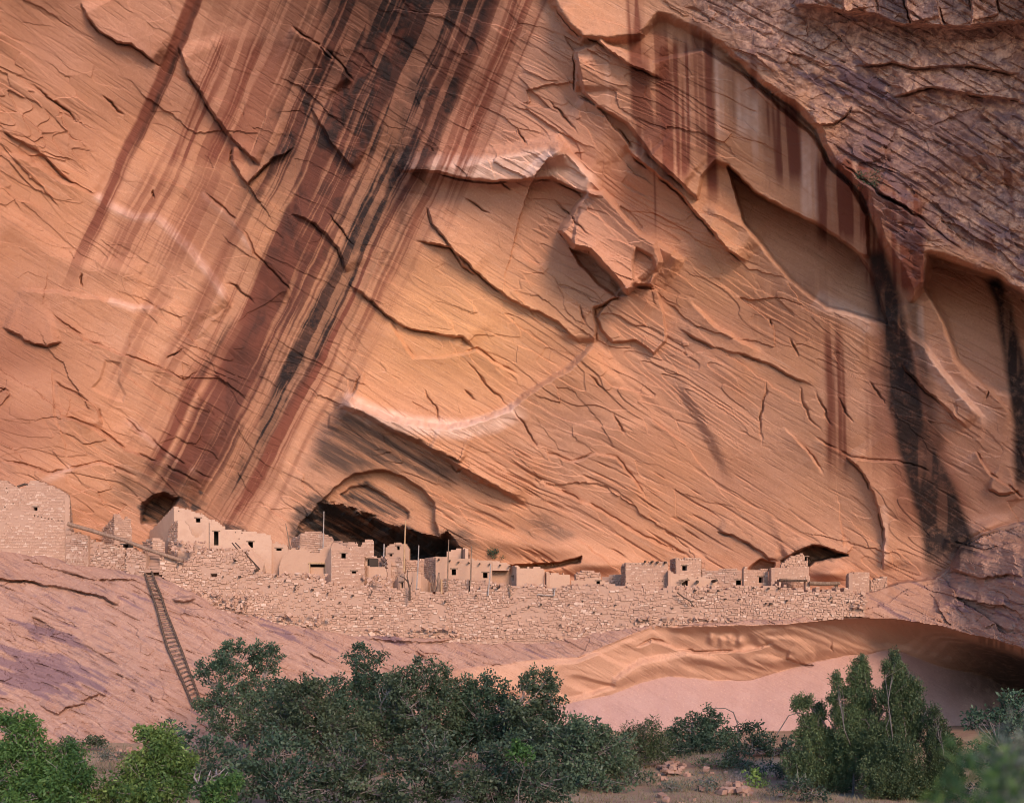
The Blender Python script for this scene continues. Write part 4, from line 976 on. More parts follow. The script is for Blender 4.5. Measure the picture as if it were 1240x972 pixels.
wall(e, org, (975.5,109.2), (981,109.3), [(975.5,697),(981,697)], [(975,722),(981,722)], (), 'fine', .4)
wall(e, org, (943.5,109.0), (948,109.05), [(943.5,699),(948,701)], [(943,722),(948,722)], (), 'plaster', .4)
wall(e, org, (943,112.0), (980,112.0), [(943,700),(980,700)], [(943,724),(980,724)], (), 'coarse', .3)
tubes_obj("beam", [([P(944,702,108.9), P(960,702.8,108.9), P(977,702.6,109)], [.12,.13,.11])], M_wood_dark, e, org)
wall(e, org, (946,113.4), (979.5,113.8), [(946,682),(952,678),(958,674),(965,671),(971.5,669.8),(976,673),(979.5,677)], [(946,700),(979,700)], [(974.3,673,978,679)], 'coarse', .35)
e, org = thing("roof_log", "long weathered log roofing a dark gap below the round boulder", "log", 1000, 707, 109)
tubes_obj("log", [([P(980,705.8,109.0), P(1000,706.6,109.0), P(1017,706,109.2)], [.2,.19,.15])], M_wood, e, org)
tubes_obj("post", [([P(1012,716,109.3), P(1013,704,109.3)], [.18,.16])], M_wood_dark, e, org)
e, org = thing("stone_house", "last complete square room near the right end of the ruins", "ruined room", 1040, 714, 109)
wall(e, org, (1028,108.9), (1053,109.2), [(1028,693.2),(1040,692.8),(1053,692.6)], [(1028,724),(1053,724)], (), 'fine', .4, ragged=.05)
wall(e, org, (1027.8,108.9), (1024,111.5), [(1028,693.2),(1024,697)], [(1024,724),(1028,724)], (), 'fine', .35)
e, org = thing("wall_remnant", "jagged rubble wall stub at the far right end of the ruins", "wall remnant", 1066, 714, 109)
wall(e, org, (1054,109.4), (1075.5,109.8), [(1054,701.6),(1057,702.5),(1061,699.5),(1066,698.4),(1075.5,697.7)], [(1054,724),(1075,722)], (), 'coarse', .4)

# ---- fallen log, ladder, poles
def pole(name, label, cat, pts, r0, r1, mat, group=None, d=None):
    """a pole traced through image pixels at chosen depths (u, v, depth)"""
    b = pts[-1] if pts[-1][1] > pts[0][1] else pts[0]
    p = [P(*q) for q in pts]; n = len(p)
    o = tubes_obj(name, [(p, [r0 + (r1-r0)*i/(n-1) for i in range(n)])], mat, None, tuple(P(*b)))
    o.location = P(*b); tag(o, label, cat, group); return o
pole("fallen_log", "long brown fallen log lying slantwise across the left end of the ruins", "log", [(82,634,106.5),(110,642,106.4),(150,654,106.0),(185,667,105.6),(222,679,105.2)], .19, .17, mat_wood("pale_log_wood", (.17,.10,.07), (.29,.18,.13)))
G = "wooden poles standing among the ruins"
pole("wooden_pole", "thin pale pole standing before the left side of the big cave", "pole", [(391,668,111.6),(391.5,655,111.6),(392.3,619,111.6)], .075, .045, M_wood_grey, G)
pole("wooden_pole", "tall golden peeled pole rising into the big cave", "pole", [(489,692,109.2),(490,660,109.2),(491.2,630,109.3)], .10, .06, M_wood_gold, G)
pole("wooden_pole", "grey pole standing in front of the round kiva wall", "pole", [(504,717,107.9),(506,690,107.9),(507.2,660,107.9)], .075, .045, M_wood_grey, G)
pole("wooden_pole", "grey pole crossing the left window side of the long plastered house", "pole", [(541.5,716,108.4),(542.3,690,108.4),(543.4,653,108.4)], .075, .045, M_wood, G)
pole("wooden_pole", "pole between the two windows of the long plastered house", "pole", [(569.5,709,108.0),(570.3,690,108.0),(571,661,108.0)], .085, .05, M_wood, G)
pole("wooden_pole", "shorter leaning pole right of the second window of the long plastered house", "pole", [(591,721,107.0),(593,700,107.2),(594.3,683,107.3)], .07, .05, M_wood_grey, G)
pole("wooden_pole", "very short pole stub standing beside the round topped cave room", "pole", [(464.6,674,112),(465.2,658.5,112)], .07, .06, M_wood_grey, G)
pole("wooden_pole", "thin crooked dark pole left of the big cave", "pole", [(351,664,110.2),(349,650,110.2),(346,634,110.3)], .07, .04, M_wood, G)
pole("wooden_post", "short dark red post at the left end of the rough wall below the plastered house", "post", [(530,718,108),(530.6,704,108),(531.4,693,108)], .12, .08, M_wood, "short posts below the plastered house")
pole("wooden_post", "short pale post at the left end of the rough wall below the plastered house", "post", [(534.4,719,108.2),(534.6,701,108.2)], .10, .10, M_wood_gold, "short posts below the plastered house")
pole("leaning_pole", "left one of two dark poles leaning on the sloping buttress", "pole", [(301,681,106.6),(290,668,107.1),(281,657,107.4)], .07, .055, M_wood_dark, "pair of leaning poles")
pole("leaning_pole", "right one of two dark poles leaning on the sloping buttress", "pole", [(314.5,689,106.4),(300,673,106.8),(285,657,107.2)], .07, .055, M_wood_dark, "pair of leaning poles")
def branchy(name, label, cat, lines, mat, loc, grp=None):
    o = tubes_obj(name, [([P(*q) for q in pts], [r0 + (r1-r0)*i/(len(pts)-1) for i in range(len(pts))]) for pts, r0, r1 in lines], mat, None, tuple(P(*loc)), 6)
    o.location = P(*loc); tag(o, label, cat, grp); return o
branchy("dead_tree", "crooked bare dead tree on the terrace edge in front of the kiva wall", "dead tree", [([(496,727,106.2),(496,712,106.4),(494,704,106.6),(489,699,106.7),(484,697,106.8)], .11, .04),([(494.5,705,106.5),(493,698,106.5),(493.4,690,106.6)], .07, .03),([(496,712,106.4),(499,704,106.3),(499,698,106.3)], .05, .02)], M_wood_dark, (496,727,106.2))
branchy("dead_branch", "small forked dead branch stuck in the terrace wall right of the recess", "branch", [([(618,722,107),(617,713,107),(614.5,707,107)], .07, .04),([(617,713,107),(619,707,107)], .05, .03)], M_wood, (618,722,107))
branchy("dead_branch", "grey forked snag on the terrace edge below the dark slit", "branch", [([(671,721,107),(671.5,715,107),(670,711,107)], .07, .04),([(671.5,716,107),(673,711,107)], .06, .03),([(651,719,107),(660,720.5,107),(671,721,107)], .06, .05)], M_wood_grey, (671,721,107))
branchy("dead_branch", "long crooked dead branch lying on the terrace wall below the small tower", "branch", [([(820,717,106.4),(828,723,106.2),(835,727,106.1),(840,734,105.9)], .07, .05),([(835,727,106.1),(841,728,106)], .05, .03)], M_wood_dark, (840,734,105.9))
branchy("dead_branch", "twisted dead stub on the terrace wall below the square tower", "branch", [([(448,721,106.6),(450,717,106.5),(449,713,106.5)], .08, .05),([(450,717,106.5),(452,715,106.4)], .05, .03)], M_wood_dark, (448,721,106.6))
branchy("dead_shrub", "small leafless shrub between the kiva wall and the posts", "dead shrub", [([(521+i*1.7, 716, 108.2), (521+i*1.9+random.uniform(-2,2), 706, 108.2), (521+i*2.1+random.uniform(-3,3), 695+random.uniform(-2,4), 108.2)], .035, .02) for i in range(5)], M_wood, (525,716,108.2))

e, org = thing("wooden_ladder", "very long wooden ladder on the bare rock slope up to the ruins", "ladder", 212, 790, 100)
LA = [(173.5,688),(179,705),(187,728),(190,738),(197,765),(203,785),(210,800),(220,822),(229,843),(234,856)]
LB = [(182.5,688),(187,702),(196,724),(201,740),(208,757),(215,775),(221,790),(229,812),(239,838),(244,851)]
def on_slope(u, v, off): return P(u, v, depth_at(u, v) - off)
pa = [on_slope(u, v, .45) for u, v in LA]; pb = [on_slope(u, v, .45) for u, v in LB]
tubes_obj("rail", [(pa, [.10]*len(pa))], M_wood_dark, e, org); tubes_obj("rail", [(pb, [.10]*len(pb))], M_wood_dark, e, org)
def along(p, t):
    seg = [(p[i+1]-p[i]).length for i in range(len(p)-1)]; x = t*sum(seg)
    for i, q in enumerate(seg):
        if x <= q or i == len(seg)-1: return p[i].lerp(p[i+1], min(x/q, 1))
        x -= q
for i in range(34):
    a, b = along(pa, (i+.5)/34), along(pb, (i+.5)/34)
    tubes_obj("rung", [([a + (a-b)*.08, b + (b-a)*.08], [.055, .055])], M_wood, e, org, 5)

# ---- loose stones lying on the terrace and below the walls
def rubble(label, spots, n, smin, smax, seed, mat=M_stone):
    r = random.Random(seed); b = Boxes()
    for i in range(n):
        (u0, v0, u1, v1, d0, d1) = spots[i % len(spots)]; w = r.random()
        u = u0 + (u1-u0)*r.random(); v = v0 + (v1-v0)*w; d = d0 + (d1-d0)*w
        c = P(u, v, d); s = smin + (smax-smin)*r.random()**2
        m = Matrix.Rotation(r.random()*6.3, 3, Vector((r.random()-.5, r.random()-.5, r.random()+.2)).normalized())
        q = [m @ Vector((x*s*(.7+.6*r.random()), y*s*(.7+.6*r.random()), z*s*.5*(.7+.6*r.random()))) + c for x, y, z in ((-1,-1,-1),(1,-1,-1),(1,-1,1),(-1,-1,1),(-1,1,-1),(1,1,-1),(1,1,1),(-1,1,1))]
        b.add([tuple(p) for p in q], (r.random(), r.random(), r.random()))
    o = b.build("rubble", mat); tag(o, label, "rubble", kind="stuff"); return o
rubble("loose fallen stones scattered along the terrace between the ruined rooms", [(440,698,476,714,108.4,107.2),(232,664,300,672,107.2,106.4),(205,655,250,668,108.4,107.2),(626,708,760,713,108.6,107.4),(340,694,400,706,108,107),(820,709,870,714,108,107.2),(985,713,1030,722,108.2,106.4),(1030,716,1048,736,107.2,106),(205,700,235,716,106,105.6),(235,716,300,743,105.4,105.6),(300,743,400,760,105.6,106.4),(400,760,560,772,106.4,106.8),(560,770,680,773,106.8,106.9),(680,770,760,757,106.9,106.9),(760,756,900,747,106.8,106.4)], 800, .07, .22, 3)
# ---------------------------------------------------------------- canyon floor
def ground_z(x, y):
    x = np.asarray(x, float); y = np.asarray(y, float)
    near = 6.35*(1 - sst(7.5, 30, y)) 
    z = near + 0.45*fbm(x/14, y/14, 3, 120) + 0.12*fbm(x/3, y/3, 3, 121)
    z = z + 1.1*np.exp(-((x-17)/9)**2 - ((y-76)/5)**2) + 0.5*sst(80, 105, y)*sst(140, 100, y)
    far = sst(180, 400, np.hypot(x, y))
    return z*(1-far) - 0.1
def axis(a, b, n, lim):
    m = np.linspace(a, b, n); e = np.geomspace(1, lim, 14)
    return np.concatenate([a - e[::-1], m, b + e])
gx, gy = axis(-90, 90, 260, 2500), axis(-30, 118, 260, 2500)
GX, GY = np.meshgrid(gx, gy)
GZ = ground_z(GX, GY)
gi = np.arange(GX.size).reshape(GX.shape)
t = NT("sandy_canyon_floor"); p = t.pos()
c = t.mix(t.ramp(t.noise(p, .35, 5), .35, .65), (0.26, 0.145, 0.10), (0.34, 0.225, 0.15))
c = t.mix(t.ramp(t.noise(p, 2.6, 6, .7), .45, .7, 0, .7), c, (0.30, 0.24, 0.13))
c = t.mix(t.ramp(t.noise(p, 7, 4, .7), .5, .75, 0, .6), c, (0.14, 0.085, 0.06))
ground = np_mesh("ground", np.stack([GX, GY, GZ], -1).reshape(-1, 3), np.stack([gi[:-1, :-1], gi[:-1, 1:], gi[1:, 1:], gi[1:, :-1]], -1).reshape(-1, 4), t.out(c, t.bump(t.noise(p, 6, 6, .7), .8, .08)), smooth=True)
tag(ground, "sandy reddish canyon floor with dry grass below the cliff", "ground", kind="structure")
def gz(x, y): return float(ground_z(x, y))

# ---------------------------------------------------------------- leaves
def mat_leaf(name, lo, hi, odd, trans=.25):
    t = NT(name)
    A = t.n("ShaderNodeAttribute", attribute_name="tint")
    s = t.n("ShaderNodeSeparateColor"); t.l(A.outputs["Color"], s.inputs[0])
    oi = t.n('ShaderNodeObjectInfo')
    c = t.mix(s.outputs[0], lo, hi)
    hs = t.n('ShaderNodeHueSaturation'); t.l(c, hs.inputs['Color']); t.l(t.ramp(oi.outputs['Random'], 0, 1, .58, .95), hs.inputs['Value']); t.l(t.ramp(t.math('FRACT', t.math('MULTIPLY', oi.outputs['Random'], 7.3), 0), 0, 1, .49, .508), hs.inputs['Hue'])
    c = hs.outputs[0]
    c = t.mix(t.ramp(s.outputs[1], .86, 1.0, 0, .8), c, odd)
    t.bsdf.inputs["Roughness"].default_value = .55
    t.out(c)
    tr = t.n("ShaderNodeBsdfTranslucent"); t.l(c, tr.inputs["Color"])
    mx = t.n("ShaderNodeMixShader"); mx.inputs[0].default_value = trans
    t.l(t.bsdf.outputs[0], mx.inputs[1]); t.l(tr.outputs[0], mx.inputs[2])
    t.l(mx.outputs[0], t.t.nodes["Material Output"].inputs["Surface"])
    return t.m
L_thicket = mat_leaf("olive_leaves", (0.034, 0.060, 0.034), (0.115, 0.150, 0.078), (0.16, 0.18, 0.12))
L_thicket2 = mat_leaf("dark_leaves", (0.028, 0.054, 0.035), (0.085, 0.130, 0.072), (0.12, 0.15, 0.09))
L_bright = mat_leaf("bright_green_leaves", (0.030, 0.075, 0.024), (0.095, 0.185, 0.045), (0.15, 0.22, 0.06), .3)
L_lime = mat_leaf("yellow_green_leaves", (0.075, 0.16, 0.04), (0.23, 0.34, 0.085), (0.26, 0.34, 0.10), .3)
L_juniper = mat_leaf("juniper_sprays", (0.040, 0.066, 0.030), (0.105, 0.135, 0.055), (0.15, 0.13, 0.05), .12)
L_sage = mat_leaf("sage_leaves", (0.10, 0.115, 0.085), (0.18, 0.19, 0.14), (0.24, 0.23, 0.17), .15)
L_grass = mat_leaf("dry_grass", (0.13, 0.10, 0.06), (0.24, 0.185, 0.105), (0.10, 0.12, 0.05), .2)
L_willow = mat_leaf("willow_leaves", (0.055, 0.090, 0.040), (0.125, 0.150, 0.065), (0.17, 0.18, 0.09), .25)
B_bark = mat_wood("grey_brown_bark", (0.07, 0.055, 0.05), (0.16, 0.125, 0.11))
B_pale = mat_wood("pale_twig_bark", (0.15, 0.12, 0.115), (0.27, 0.22, 0.205))

def leaf_cloud(cen, rad, per, ln, wd, g, droop=0.0, up=0.0, lay=None):
    """many small folded leaves round the clump centres; returns verts, quads, tint"""
    n = len(cen)*per
    c = np.repeat(cen, per, 0); r = np.repeat(rad, per)[:, None]
    d = g.normal(size=(n, 3)); d /= np.linalg.norm(d, axis=1, keepdims=True)
    pos = c + d*r*(g.random((n, 1))**.45)*np.array([1, 1, .8 if lay is None else lay])
    a = g.normal(size=(n, 3)) + 0.5*d; a[:, 2] += up - droop
    a /= np.linalg.norm(a, axis=1, keepdims=True)
    b = np.cross(a, g.normal(size=(n, 3))); b /= np.maximum(np.linalg.norm(b, axis=1, keepdims=True), 1e-6)
    k = (0.6 + 0.8*g.random((n, 1)))
    a = a*ln*k; b = b*wd*k*.5
    v = np.stack([pos, pos + a*.5 + b, pos + a, pos + a*.5 - b], 1).reshape(-1, 3)
    f = np.arange(4*n).reshape(n, 4)
    ct = np.repeat(g.random(len(cen)), per)*.65 + g.random(n)*.35
    t = np.repeat(np.stack([ct, g.random(n), g.random(n), np.ones(n)], 1), 4, 0)
    return v, f, t
def lobe_clumps(lobes, D0, dens, rc, g, squash=.85):
    cen = []; rad = []; own = []
    for i, (u, v, ru, rv, dd) in enumerate(lobes):
        d = D0 + dd; c = np.array(P(u, v, d)); rx, rz = ru*d/F, rv*d/F; ry = squash*(rx + rz)/2
        n = max(5, int(dens*(rx*ry + ry*rz + rx*rz)*7.5))
        q = g.normal(size=(n, 3)); q /= np.linalg.norm(q, axis=1, keepdims=True)
        rr = (0.30 + 0.70*g.random((n, 1))**.6)*(0.86 + .26*g.random((n, 1)))
        q = q*rr*np.array([rx, ry, rz])
        cen.append(c + q); rad.append(rc*(.55 + .9*g.random(n))); own += [i]*n
    return np.concatenate(cen), np.concatenate(rad), np.array(own)
_ti = 0
def tree(name, label, cat, D0, lobes, leaf, group=None, base=None, dens=1.15, rc=.42, per=46, ln=.19, wd=.105, droop=0.0, up=0.0, trunk_r=.16, twigs=14, bark=None, twig_mat=None, lay=None, minz=None):
    global _ti
    _ti += 1; g = np.random.default_rng(100 + _ti)
    lobes = [(l + (0,))[:5] if len(l) == 4 else l for l in lobes]
    bu = base if base is not None else float(np.mean([l[0] for l in lobes]))
    x = (bu - CX)/F*D0; root = np.array([x, D0, gz(x, D0) - .15])
    e = empty(name, tuple(root)); tag(e, label, cat, group)
    cen, rad, own = lobe_clumps(lobes, D0, dens, rc, g)
    zmin = gz(x, D0) + .15 if minz is None else minz
    keep = cen[:, 2] > zmin; cen, rad, own = cen[keep], rad[keep], own[keep]
    v, f, t = leaf_cloud(cen, rad, per, ln, wd, g, droop, up, lay)
    t[:, 0] = np.clip(t[:, 0] + np.repeat(np.repeat(g.normal(size=len(lobes))[own]*.16, per), 4), 0, 1)
    o = np_mesh("crown", v - root, f, leaf, e); attr_color(o.data, "tint", t); tag(o, kind="stuff")
    # trunk, one limb to every lobe, twigs to the outer clumps
    mid = cen.mean(0); fork = root + (mid - root)*np.array([.5, .5, .55]); fork[2] = max(fork[2], root[2] + .6)
    tp = [Vector(root), Vector(root*.6 + fork*.4 + g.normal(size=3)*.08), Vector(fork)]
    tubes_obj("trunk", [(tp, [trunk_r, trunk_r*.85, trunk_r*.7])], bark or B_bark, e, root)
    tw = []
    for i in range(len(lobes)):
        m = cen[own == i]
        if not len(m): continue
        tgt = m.mean(0); st = fork if tgt[2] > fork[2] else root*.5 + fork*.5
        mi = (st + tgt)/2 + g.normal(size=3)*.15*np.linalg.norm(tgt-st)
        tubes_obj("limb", [([Vector(st), Vector(mi), Vector(tgt)], [trunk_r*.5, trunk_r*.36, trunk_r*.2])], bark or B_bark, e, root, 6)
        for k in g.permutation(len(m))[:twigs]:
            s0 = mi + (tgt - mi)*g.random(); q = m[k]*1.0 + (m[k]-tgt)*.10
            md = (s0+q)/2 + g.normal(size=3)*.12
            tw.append(([Vector(s0), Vector(md), Vector(q)], [.022, .015, .007]))
            if g.random() < .7:
                q2 = q + g.normal(size=3)*.35; tw.append(([Vector(md), Vector(q2)], [.012, .006]))
    if tw:
        o = tubes_obj("twigs", tw, twig_mat or B_pale, e, root, 4); tag(o, kind="stuff")
    return e
GT = "trees of the dark thicket below the cliff"
tree("broadleaf_tree", "airy dark green tree at the foot of the ladder, top left of the thicket", "tree", 84, [(290,799,38,26,0),(258,812,24,18,-1),(322,797,22,22,1),(300,836,46,24,0),(262,852,32,13,1),(338,846,26,24,0)], L_thicket2, GT, base=292, dens=.95)
tree("broadleaf_tree", "rounded dark tree in the thicket just right of the airy ladder tree", "tree", 72, [(368,845,34,26,0),(345,876,42,28,0),(402,874,36,30,0),(372,828,20,12,0)], L_thicket, GT, twigs=22)
tree("broadleaf_tree", "tall dark tree whose round top rises highest in the middle of the thicket", "tree", 81, [(440,797,25,18,0),(437,822,18,16,0),(462,836,30,24,0),(430,846,22,20,0),(462,866,38,32,-1)], L_thicket2, GT)
tree("broadleaf_tree", "dense dark tree in the thicket below the middle of the terrace wall", "tree", 72, [(512,816,33,19,0),(490,832,28,20,0),(545,842,32,26,0),(520,870,44,34,0)], L_thicket, GT, twigs=26)
tree("broadleaf_tree", "low topped tree in the thicket left of the last tall crown", "tree", 73, [(590,834,28,18,0),(566,852,26,22,0),(612,858,34,32,0),(585,884,38,32,0)], L_thicket2, GT, twigs=24)
tree("broadleaf_tree", "tree at the right shoulder of the thicket against the pale back wall", "tree", 70, [(650,824,24,17,0),(668,850,22,28,0),(640,860,30,34,0),(652,890,36,26,-1)], L_thicket, GT)
tree("broadleaf_tree", "low spreading tree at the right foot of the thicket", "tree", 66, [(708,888,42,22,0),(738,906,30,26,0),(690,918,40,32,0),(712,950,48,28,-2)], L_thicket, GT, twigs=24)
tree("broadleaf_tree", "front bush of the thicket behind the dead pale branches", "bush", 57, [(330,914,46,32,0),(300,944,42,28,0),(352,950,46,30,-1)], L_thicket2, GT, twigs=26, dens=1.0)
tree("broadleaf_tree", "front bush of the thicket below its tallest crown", "bush", 57, [(420,922,50,34,0),(450,952,46,26,-1),(398,958,40,24,-1)], L_thicket, GT, twigs=36, dens=.95)
tree("broadleaf_tree", "front bush at the middle of the thicket with many bare grey twigs", "bush", 56, [(518,922,52,38,0),(560,952,46,28,-1),(496,958,46,24,-1)], L_thicket, GT, twigs=44, dens=.95)
tree("broadleaf_tree", "front bush of the thicket around the small bright green sapling", "bush", 57, [(612,922,46,34,0),(652,950,46,28,-1),(592,960,40,22,-1)], L_thicket2, GT, twigs=40)
tree("broadleaf_tree", "wide dark tree filling the thicket below the airy ladder tree", "tree", 76, [(292,884,34,16,0),(330,872,36,26,0),(300,858,34,18,0),(262,874,24,12,0)], L_thicket, GT, dens=.85)
tree("broadleaf_tree", "dark tree in the thicket between the airy ladder tree and its tallest crown", "tree", 75, [(398,842,26,24,0),(418,868,34,28,0),(385,888,44,28,0),(350,852,24,20,0)], L_thicket2, GT, twigs=24)
tree("broadleaf_tree", "dark tree in the thicket just right of its tallest crown", "tree", 74, [(482,858,34,26,0),(476,826,16,14,0),(498,888,44,28,0),(455,892,36,28,0)], L_thicket, GT, twigs=24)
tree("broadleaf_tree", "dark tree filling the thicket right of its middle", "tree", 74, [(566,878,36,30,0),(540,900,36,24,0),(602,884,34,26,0),(636,894,30,26,0),(565,836,16,14,0)], L_thicket2, GT, twigs=24)
tree("broadleaf_tree", "low dark tree joining the thicket to the willow", "tree", 70, [(700,896,30,18,0),(732,912,34,24,0),(672,908,34,28,0),(756,932,22,22,0),(690,878,20,12,0)], L_thicket, GT)
tree("sapling", "small bright green sapling shining in front of the dark thicket", "sapling", 53.5, [(622,902,15,14,0),(632,915,10,10,0)], L_bright, twigs=4, trunk_r=.04)
tree("dark_shrub", "low dark shrub between the bright green tree and the thicket", "shrub", 62, [(236,900,34,18,0),(272,926,34,24,0),(245,948,38,26,-1),(205,885,18,10,2)], L_thicket2, GT, dens=.8, twigs=26)
tree("willow", "round olive willow beside the right end of the thicket", "tree", 73, [(782,886,28,17,0),(803,903,22,18,0),(766,903,22,20,0),(790,915,26,10,0)], L_willow, base=765, ln=.20, wd=.05, per=60, droop=.6, twigs=10)
tree("dark_shrub", "dark leafy shrub with arching branches against the smooth pink wall", "shrub", 82, [(836,874,22,13,0),(864,868,17,13,0),(852,884,28,17,0),(820,898,22,24,0),(852,908,36,22,-1),(882,900,22,19,0),(860,892,30,16,0),(835,916,30,14,-1)], L_thicket2, dens=.9, twigs=12)
tree("dark_shrub", "low dark shrub left of the junipers", "shrub", 74, [(908,884,16,9,0),(925,896,20,10,0),(914,912,32,20,0),(945,918,28,22,0),(940,936,38,20,-2),(960,905,20,18,0),(895,925,24,14,0)], L_thicket2, dens=.9, twigs=18)
tree("sapling", "small yellow green sapling by the right hand stone pile", "sapling", 66, [(912,938,7,14,0),(918,950,8,10,0)], L_lime, twigs=4, trunk_r=.04, per=36)
tree("sage_bush", "grey green sage bush in front of the willow", "bush", 63, [(812,956,24,11,0),(838,958,16,9,0),(790,964,20,10,0)], L_sage, ln=.15, wd=.045, per=60, up=.7, trunk_r=.05, twigs=16)
tree("sage_bush", "grey green sage bush on bare ground beside the bright green tree", "bush", 72, [(128,913,12,9,0),(140,918,9,7,0)], L_sage, ln=.15, wd=.045, per=60, up=.7, trunk_r=.04, twigs=8)
tree("low_shrub", "low green shrub at the foot of the rock slope behind the bright trees", "shrub", 88, [(98,897,16,8,0),(116,896,12,10,0),(84,905,12,8,0)], L_thicket, dens=1.0, trunk_r=.04, twigs=6)
tree("dead_shrub", "bluish grey leafless shrub on the right hand stone pile", "dead shrub", 65, [(888,948,9,8,0)], B_pale, ln=.22, wd=.015, per=60, up=.8, trunk_r=.03, twigs=14)
GJ = "junipers at the right"
J = dict(leaf=L_juniper, ln=.12, wd=.05, rc=.22, per=70, dens=6.0, up=.9, lay=1.5, trunk_r=.07, twigs=5, twig_mat=B_bark, group=GJ)
tree("juniper_tree", "low left juniper with a dead grey limb sticking out", "tree", 64, [(968,853,9,10,0),(979,850,6,8,0),(993,862,8,13,0),(983,874,16,9,0),(985,893,24,17,0),(1004,905,22,22,0),(976,930,28,22,0),(1012,938,28,28,0)], **J)
tree("juniper_tree", "pointed juniper, left of the two tallest", "tree", 63, [(1042,803,7,11,0),(1040,819,14,15,0),(1013,828,6,11,0),(1008,846,8,7,0),(1022,840,6,6,0),(1041,845,20,17,0),(1029,868,23,18,0),(1047,884,22,20,0),(1040,910,30,26,0),(1034,890,26,20,0),(1044,864,22,16,0)], **J)
tree("juniper_tree", "tallest juniper, its tip reaching above the smooth wall", "tree", 62, [(1083,799,5,10,0),(1074,808,7,8,0),(1084,815,13,13,0),(1091,832,18,17,0),(1109,834,6,13,0),(1097,857,22,18,0),(1075,848,14,15,0),(1108,880,12,18,0),(1086,917,30,26,-1),(1092,948,36,28,-1),(1062,944,28,26,-1),(1086,886,28,20,0),(1064,900,24,24,0),(1084,838,18,14,0),(1098,872,22,16,0)], **J)
tree("juniper_tree", "shorter right juniper with bare grey twigs inside", "tree", 61, [(1129,866,8,13,0),(1134,884,14,15,0),(1147,903,15,17,0),(1140,926,22,20,0),(1151,942,16,18,0),(1132,954,32,24,0),(1136,905,20,18,0)], **dict(J, twigs=24))
tree("shadowed_tree", "dark blue green tree at the right edge reaching a branch over the wall", "tree", 60, [(1228,848,22,11,0),(1196,864,18,5,0),(1180,871,11,4,0),(1214,862,16,8,0),(1232,878,26,22,0),(1214,904,28,20,0),(1196,928,26,24,0),(1236,940,36,40,0),(1262,890,30,50,0)], L_thicket2, twigs=14)
GB = "bright green leafy trees at the lower left"
Bk = dict(leaf=L_bright, ln=.19, wd=.075, rc=.42, per=90, dens=1.5, droop=.7, group=GB, twigs=12)
tree("bright_tree", "bright green leafy tree at the lower left edge", "tree", 52, [(14,874,26,16,0),(36,884,12,14,0),(30,906,26,20,0),(12,930,40,34,0),(78,916,30,15,0),(56,934,36,22,0),(92,938,26,20,-1),(50,960,56,24,-1)], **Bk)
tree("bright_tree", "yellow green leafy tree with a rounded top beside the dead branches", "tree", 52, [(186,888,26,11,0),(198,904,34,17,0),(216,918,20,17,0),(176,926,24,17,0),(206,938,32,22,0),(150,952,26,17,0),(186,962,48,18,-1),(120,962,26,12,0)], **dict(Bk, leaf=L_lime))
tree("bright_tree", "low bright green sprig under the dead pale branches", "sapling", 50, [(270,949,16,8,0),(284,944,9,4,0),(256,960,22,10,0),(270,968,26,9,0)], **dict(Bk, group=None, trunk_r=.05))
br = []
r = random.Random(8)
for pts in ([(222,975),(232,955),(240,948),(243,930),(246,926)],[(232,955),(250,950),(258,940),(266,936),(272,930)],[(240,948),(235,940),(238,929)],[(250,950),(253,938),(255,932)],[(258,945),(268,944),(276,934)],[(225,968),(240,962),(252,960)],[(210,968),(222,962),(232,958),(245,956)],[(262,938),(262,930)]):
    n = len(pts); br.append(([(u, v, 51 + r.random()*.6) for u, v in pts], .055, .018))
branchy("dead_branches", "bare pale dead branches sticking up right of the yellow green tree", "dead branches", br, B_pale, (222,975,51))
branchy("dead_branch", "bare grey dead limb arching over the dark shrub against the smooth wall", "branch", [([(895,900,92),(893,875,92),(888,862,92),(878,857,92),(850,858,92)], .07, .03),([(940,890,92),(955,866,92),(968,862,92)], .05, .03),([(893,872,92),(905,888,91)], .03, .02)], B_bark, (895,900,92))

# blurred weeds close to the camera, on the bank it stands on
for lab, kind, spots, leaf, hgt in (("soft green weeds very near the camera in the lower right corner", "weeds", [(1140+i*9, 4.4+.12*(i % 5)) for i in range(11)], L_bright, (900, 965)),
                                ("soft bluish grassy stalks very near the camera at the right edge", "weeds", [(1206+i*5, 4.9+.1*(i % 3)) for i in range(8)], L_sage, (862, 930))):
    x, y = (spots[0][0]-CX)/F*spots[0][1], spots[0][1]
    root = np.array([x, y, gz(x, y) - .02]); e = empty("weed", tuple(root)); tag(e, lab, kind)
    st = []; cen = []
    for (u, d) in spots:
        vt = random.uniform(*hgt); top = np.array(P(u + random.uniform(-9, 9), vt, d)); bx = (u-CX)/F*d; bot = np.array([bx, d, gz(bx, d) - .02])
        st.append(([Vector(bot), Vector((bot+top)/2 + np.array([.02, 0, 0])), Vector(top)], [.006, .005, .002]))
        cen += [bot + (top-bot)*k for k in np.linspace(.45, 1, 14)]
    g = np.random.default_rng(5); v, f, t_ = leaf_cloud(np.array(cen), np.full(len(cen), .05), 7, .07, .016, g, up=.6)
    o = np_mesh("foliage", v - root, f, leaf, e); attr_color(o.data, "tint", t_); tag(o, kind="stuff")
    tubes_obj("stems", st, leaf, e, root, 4)

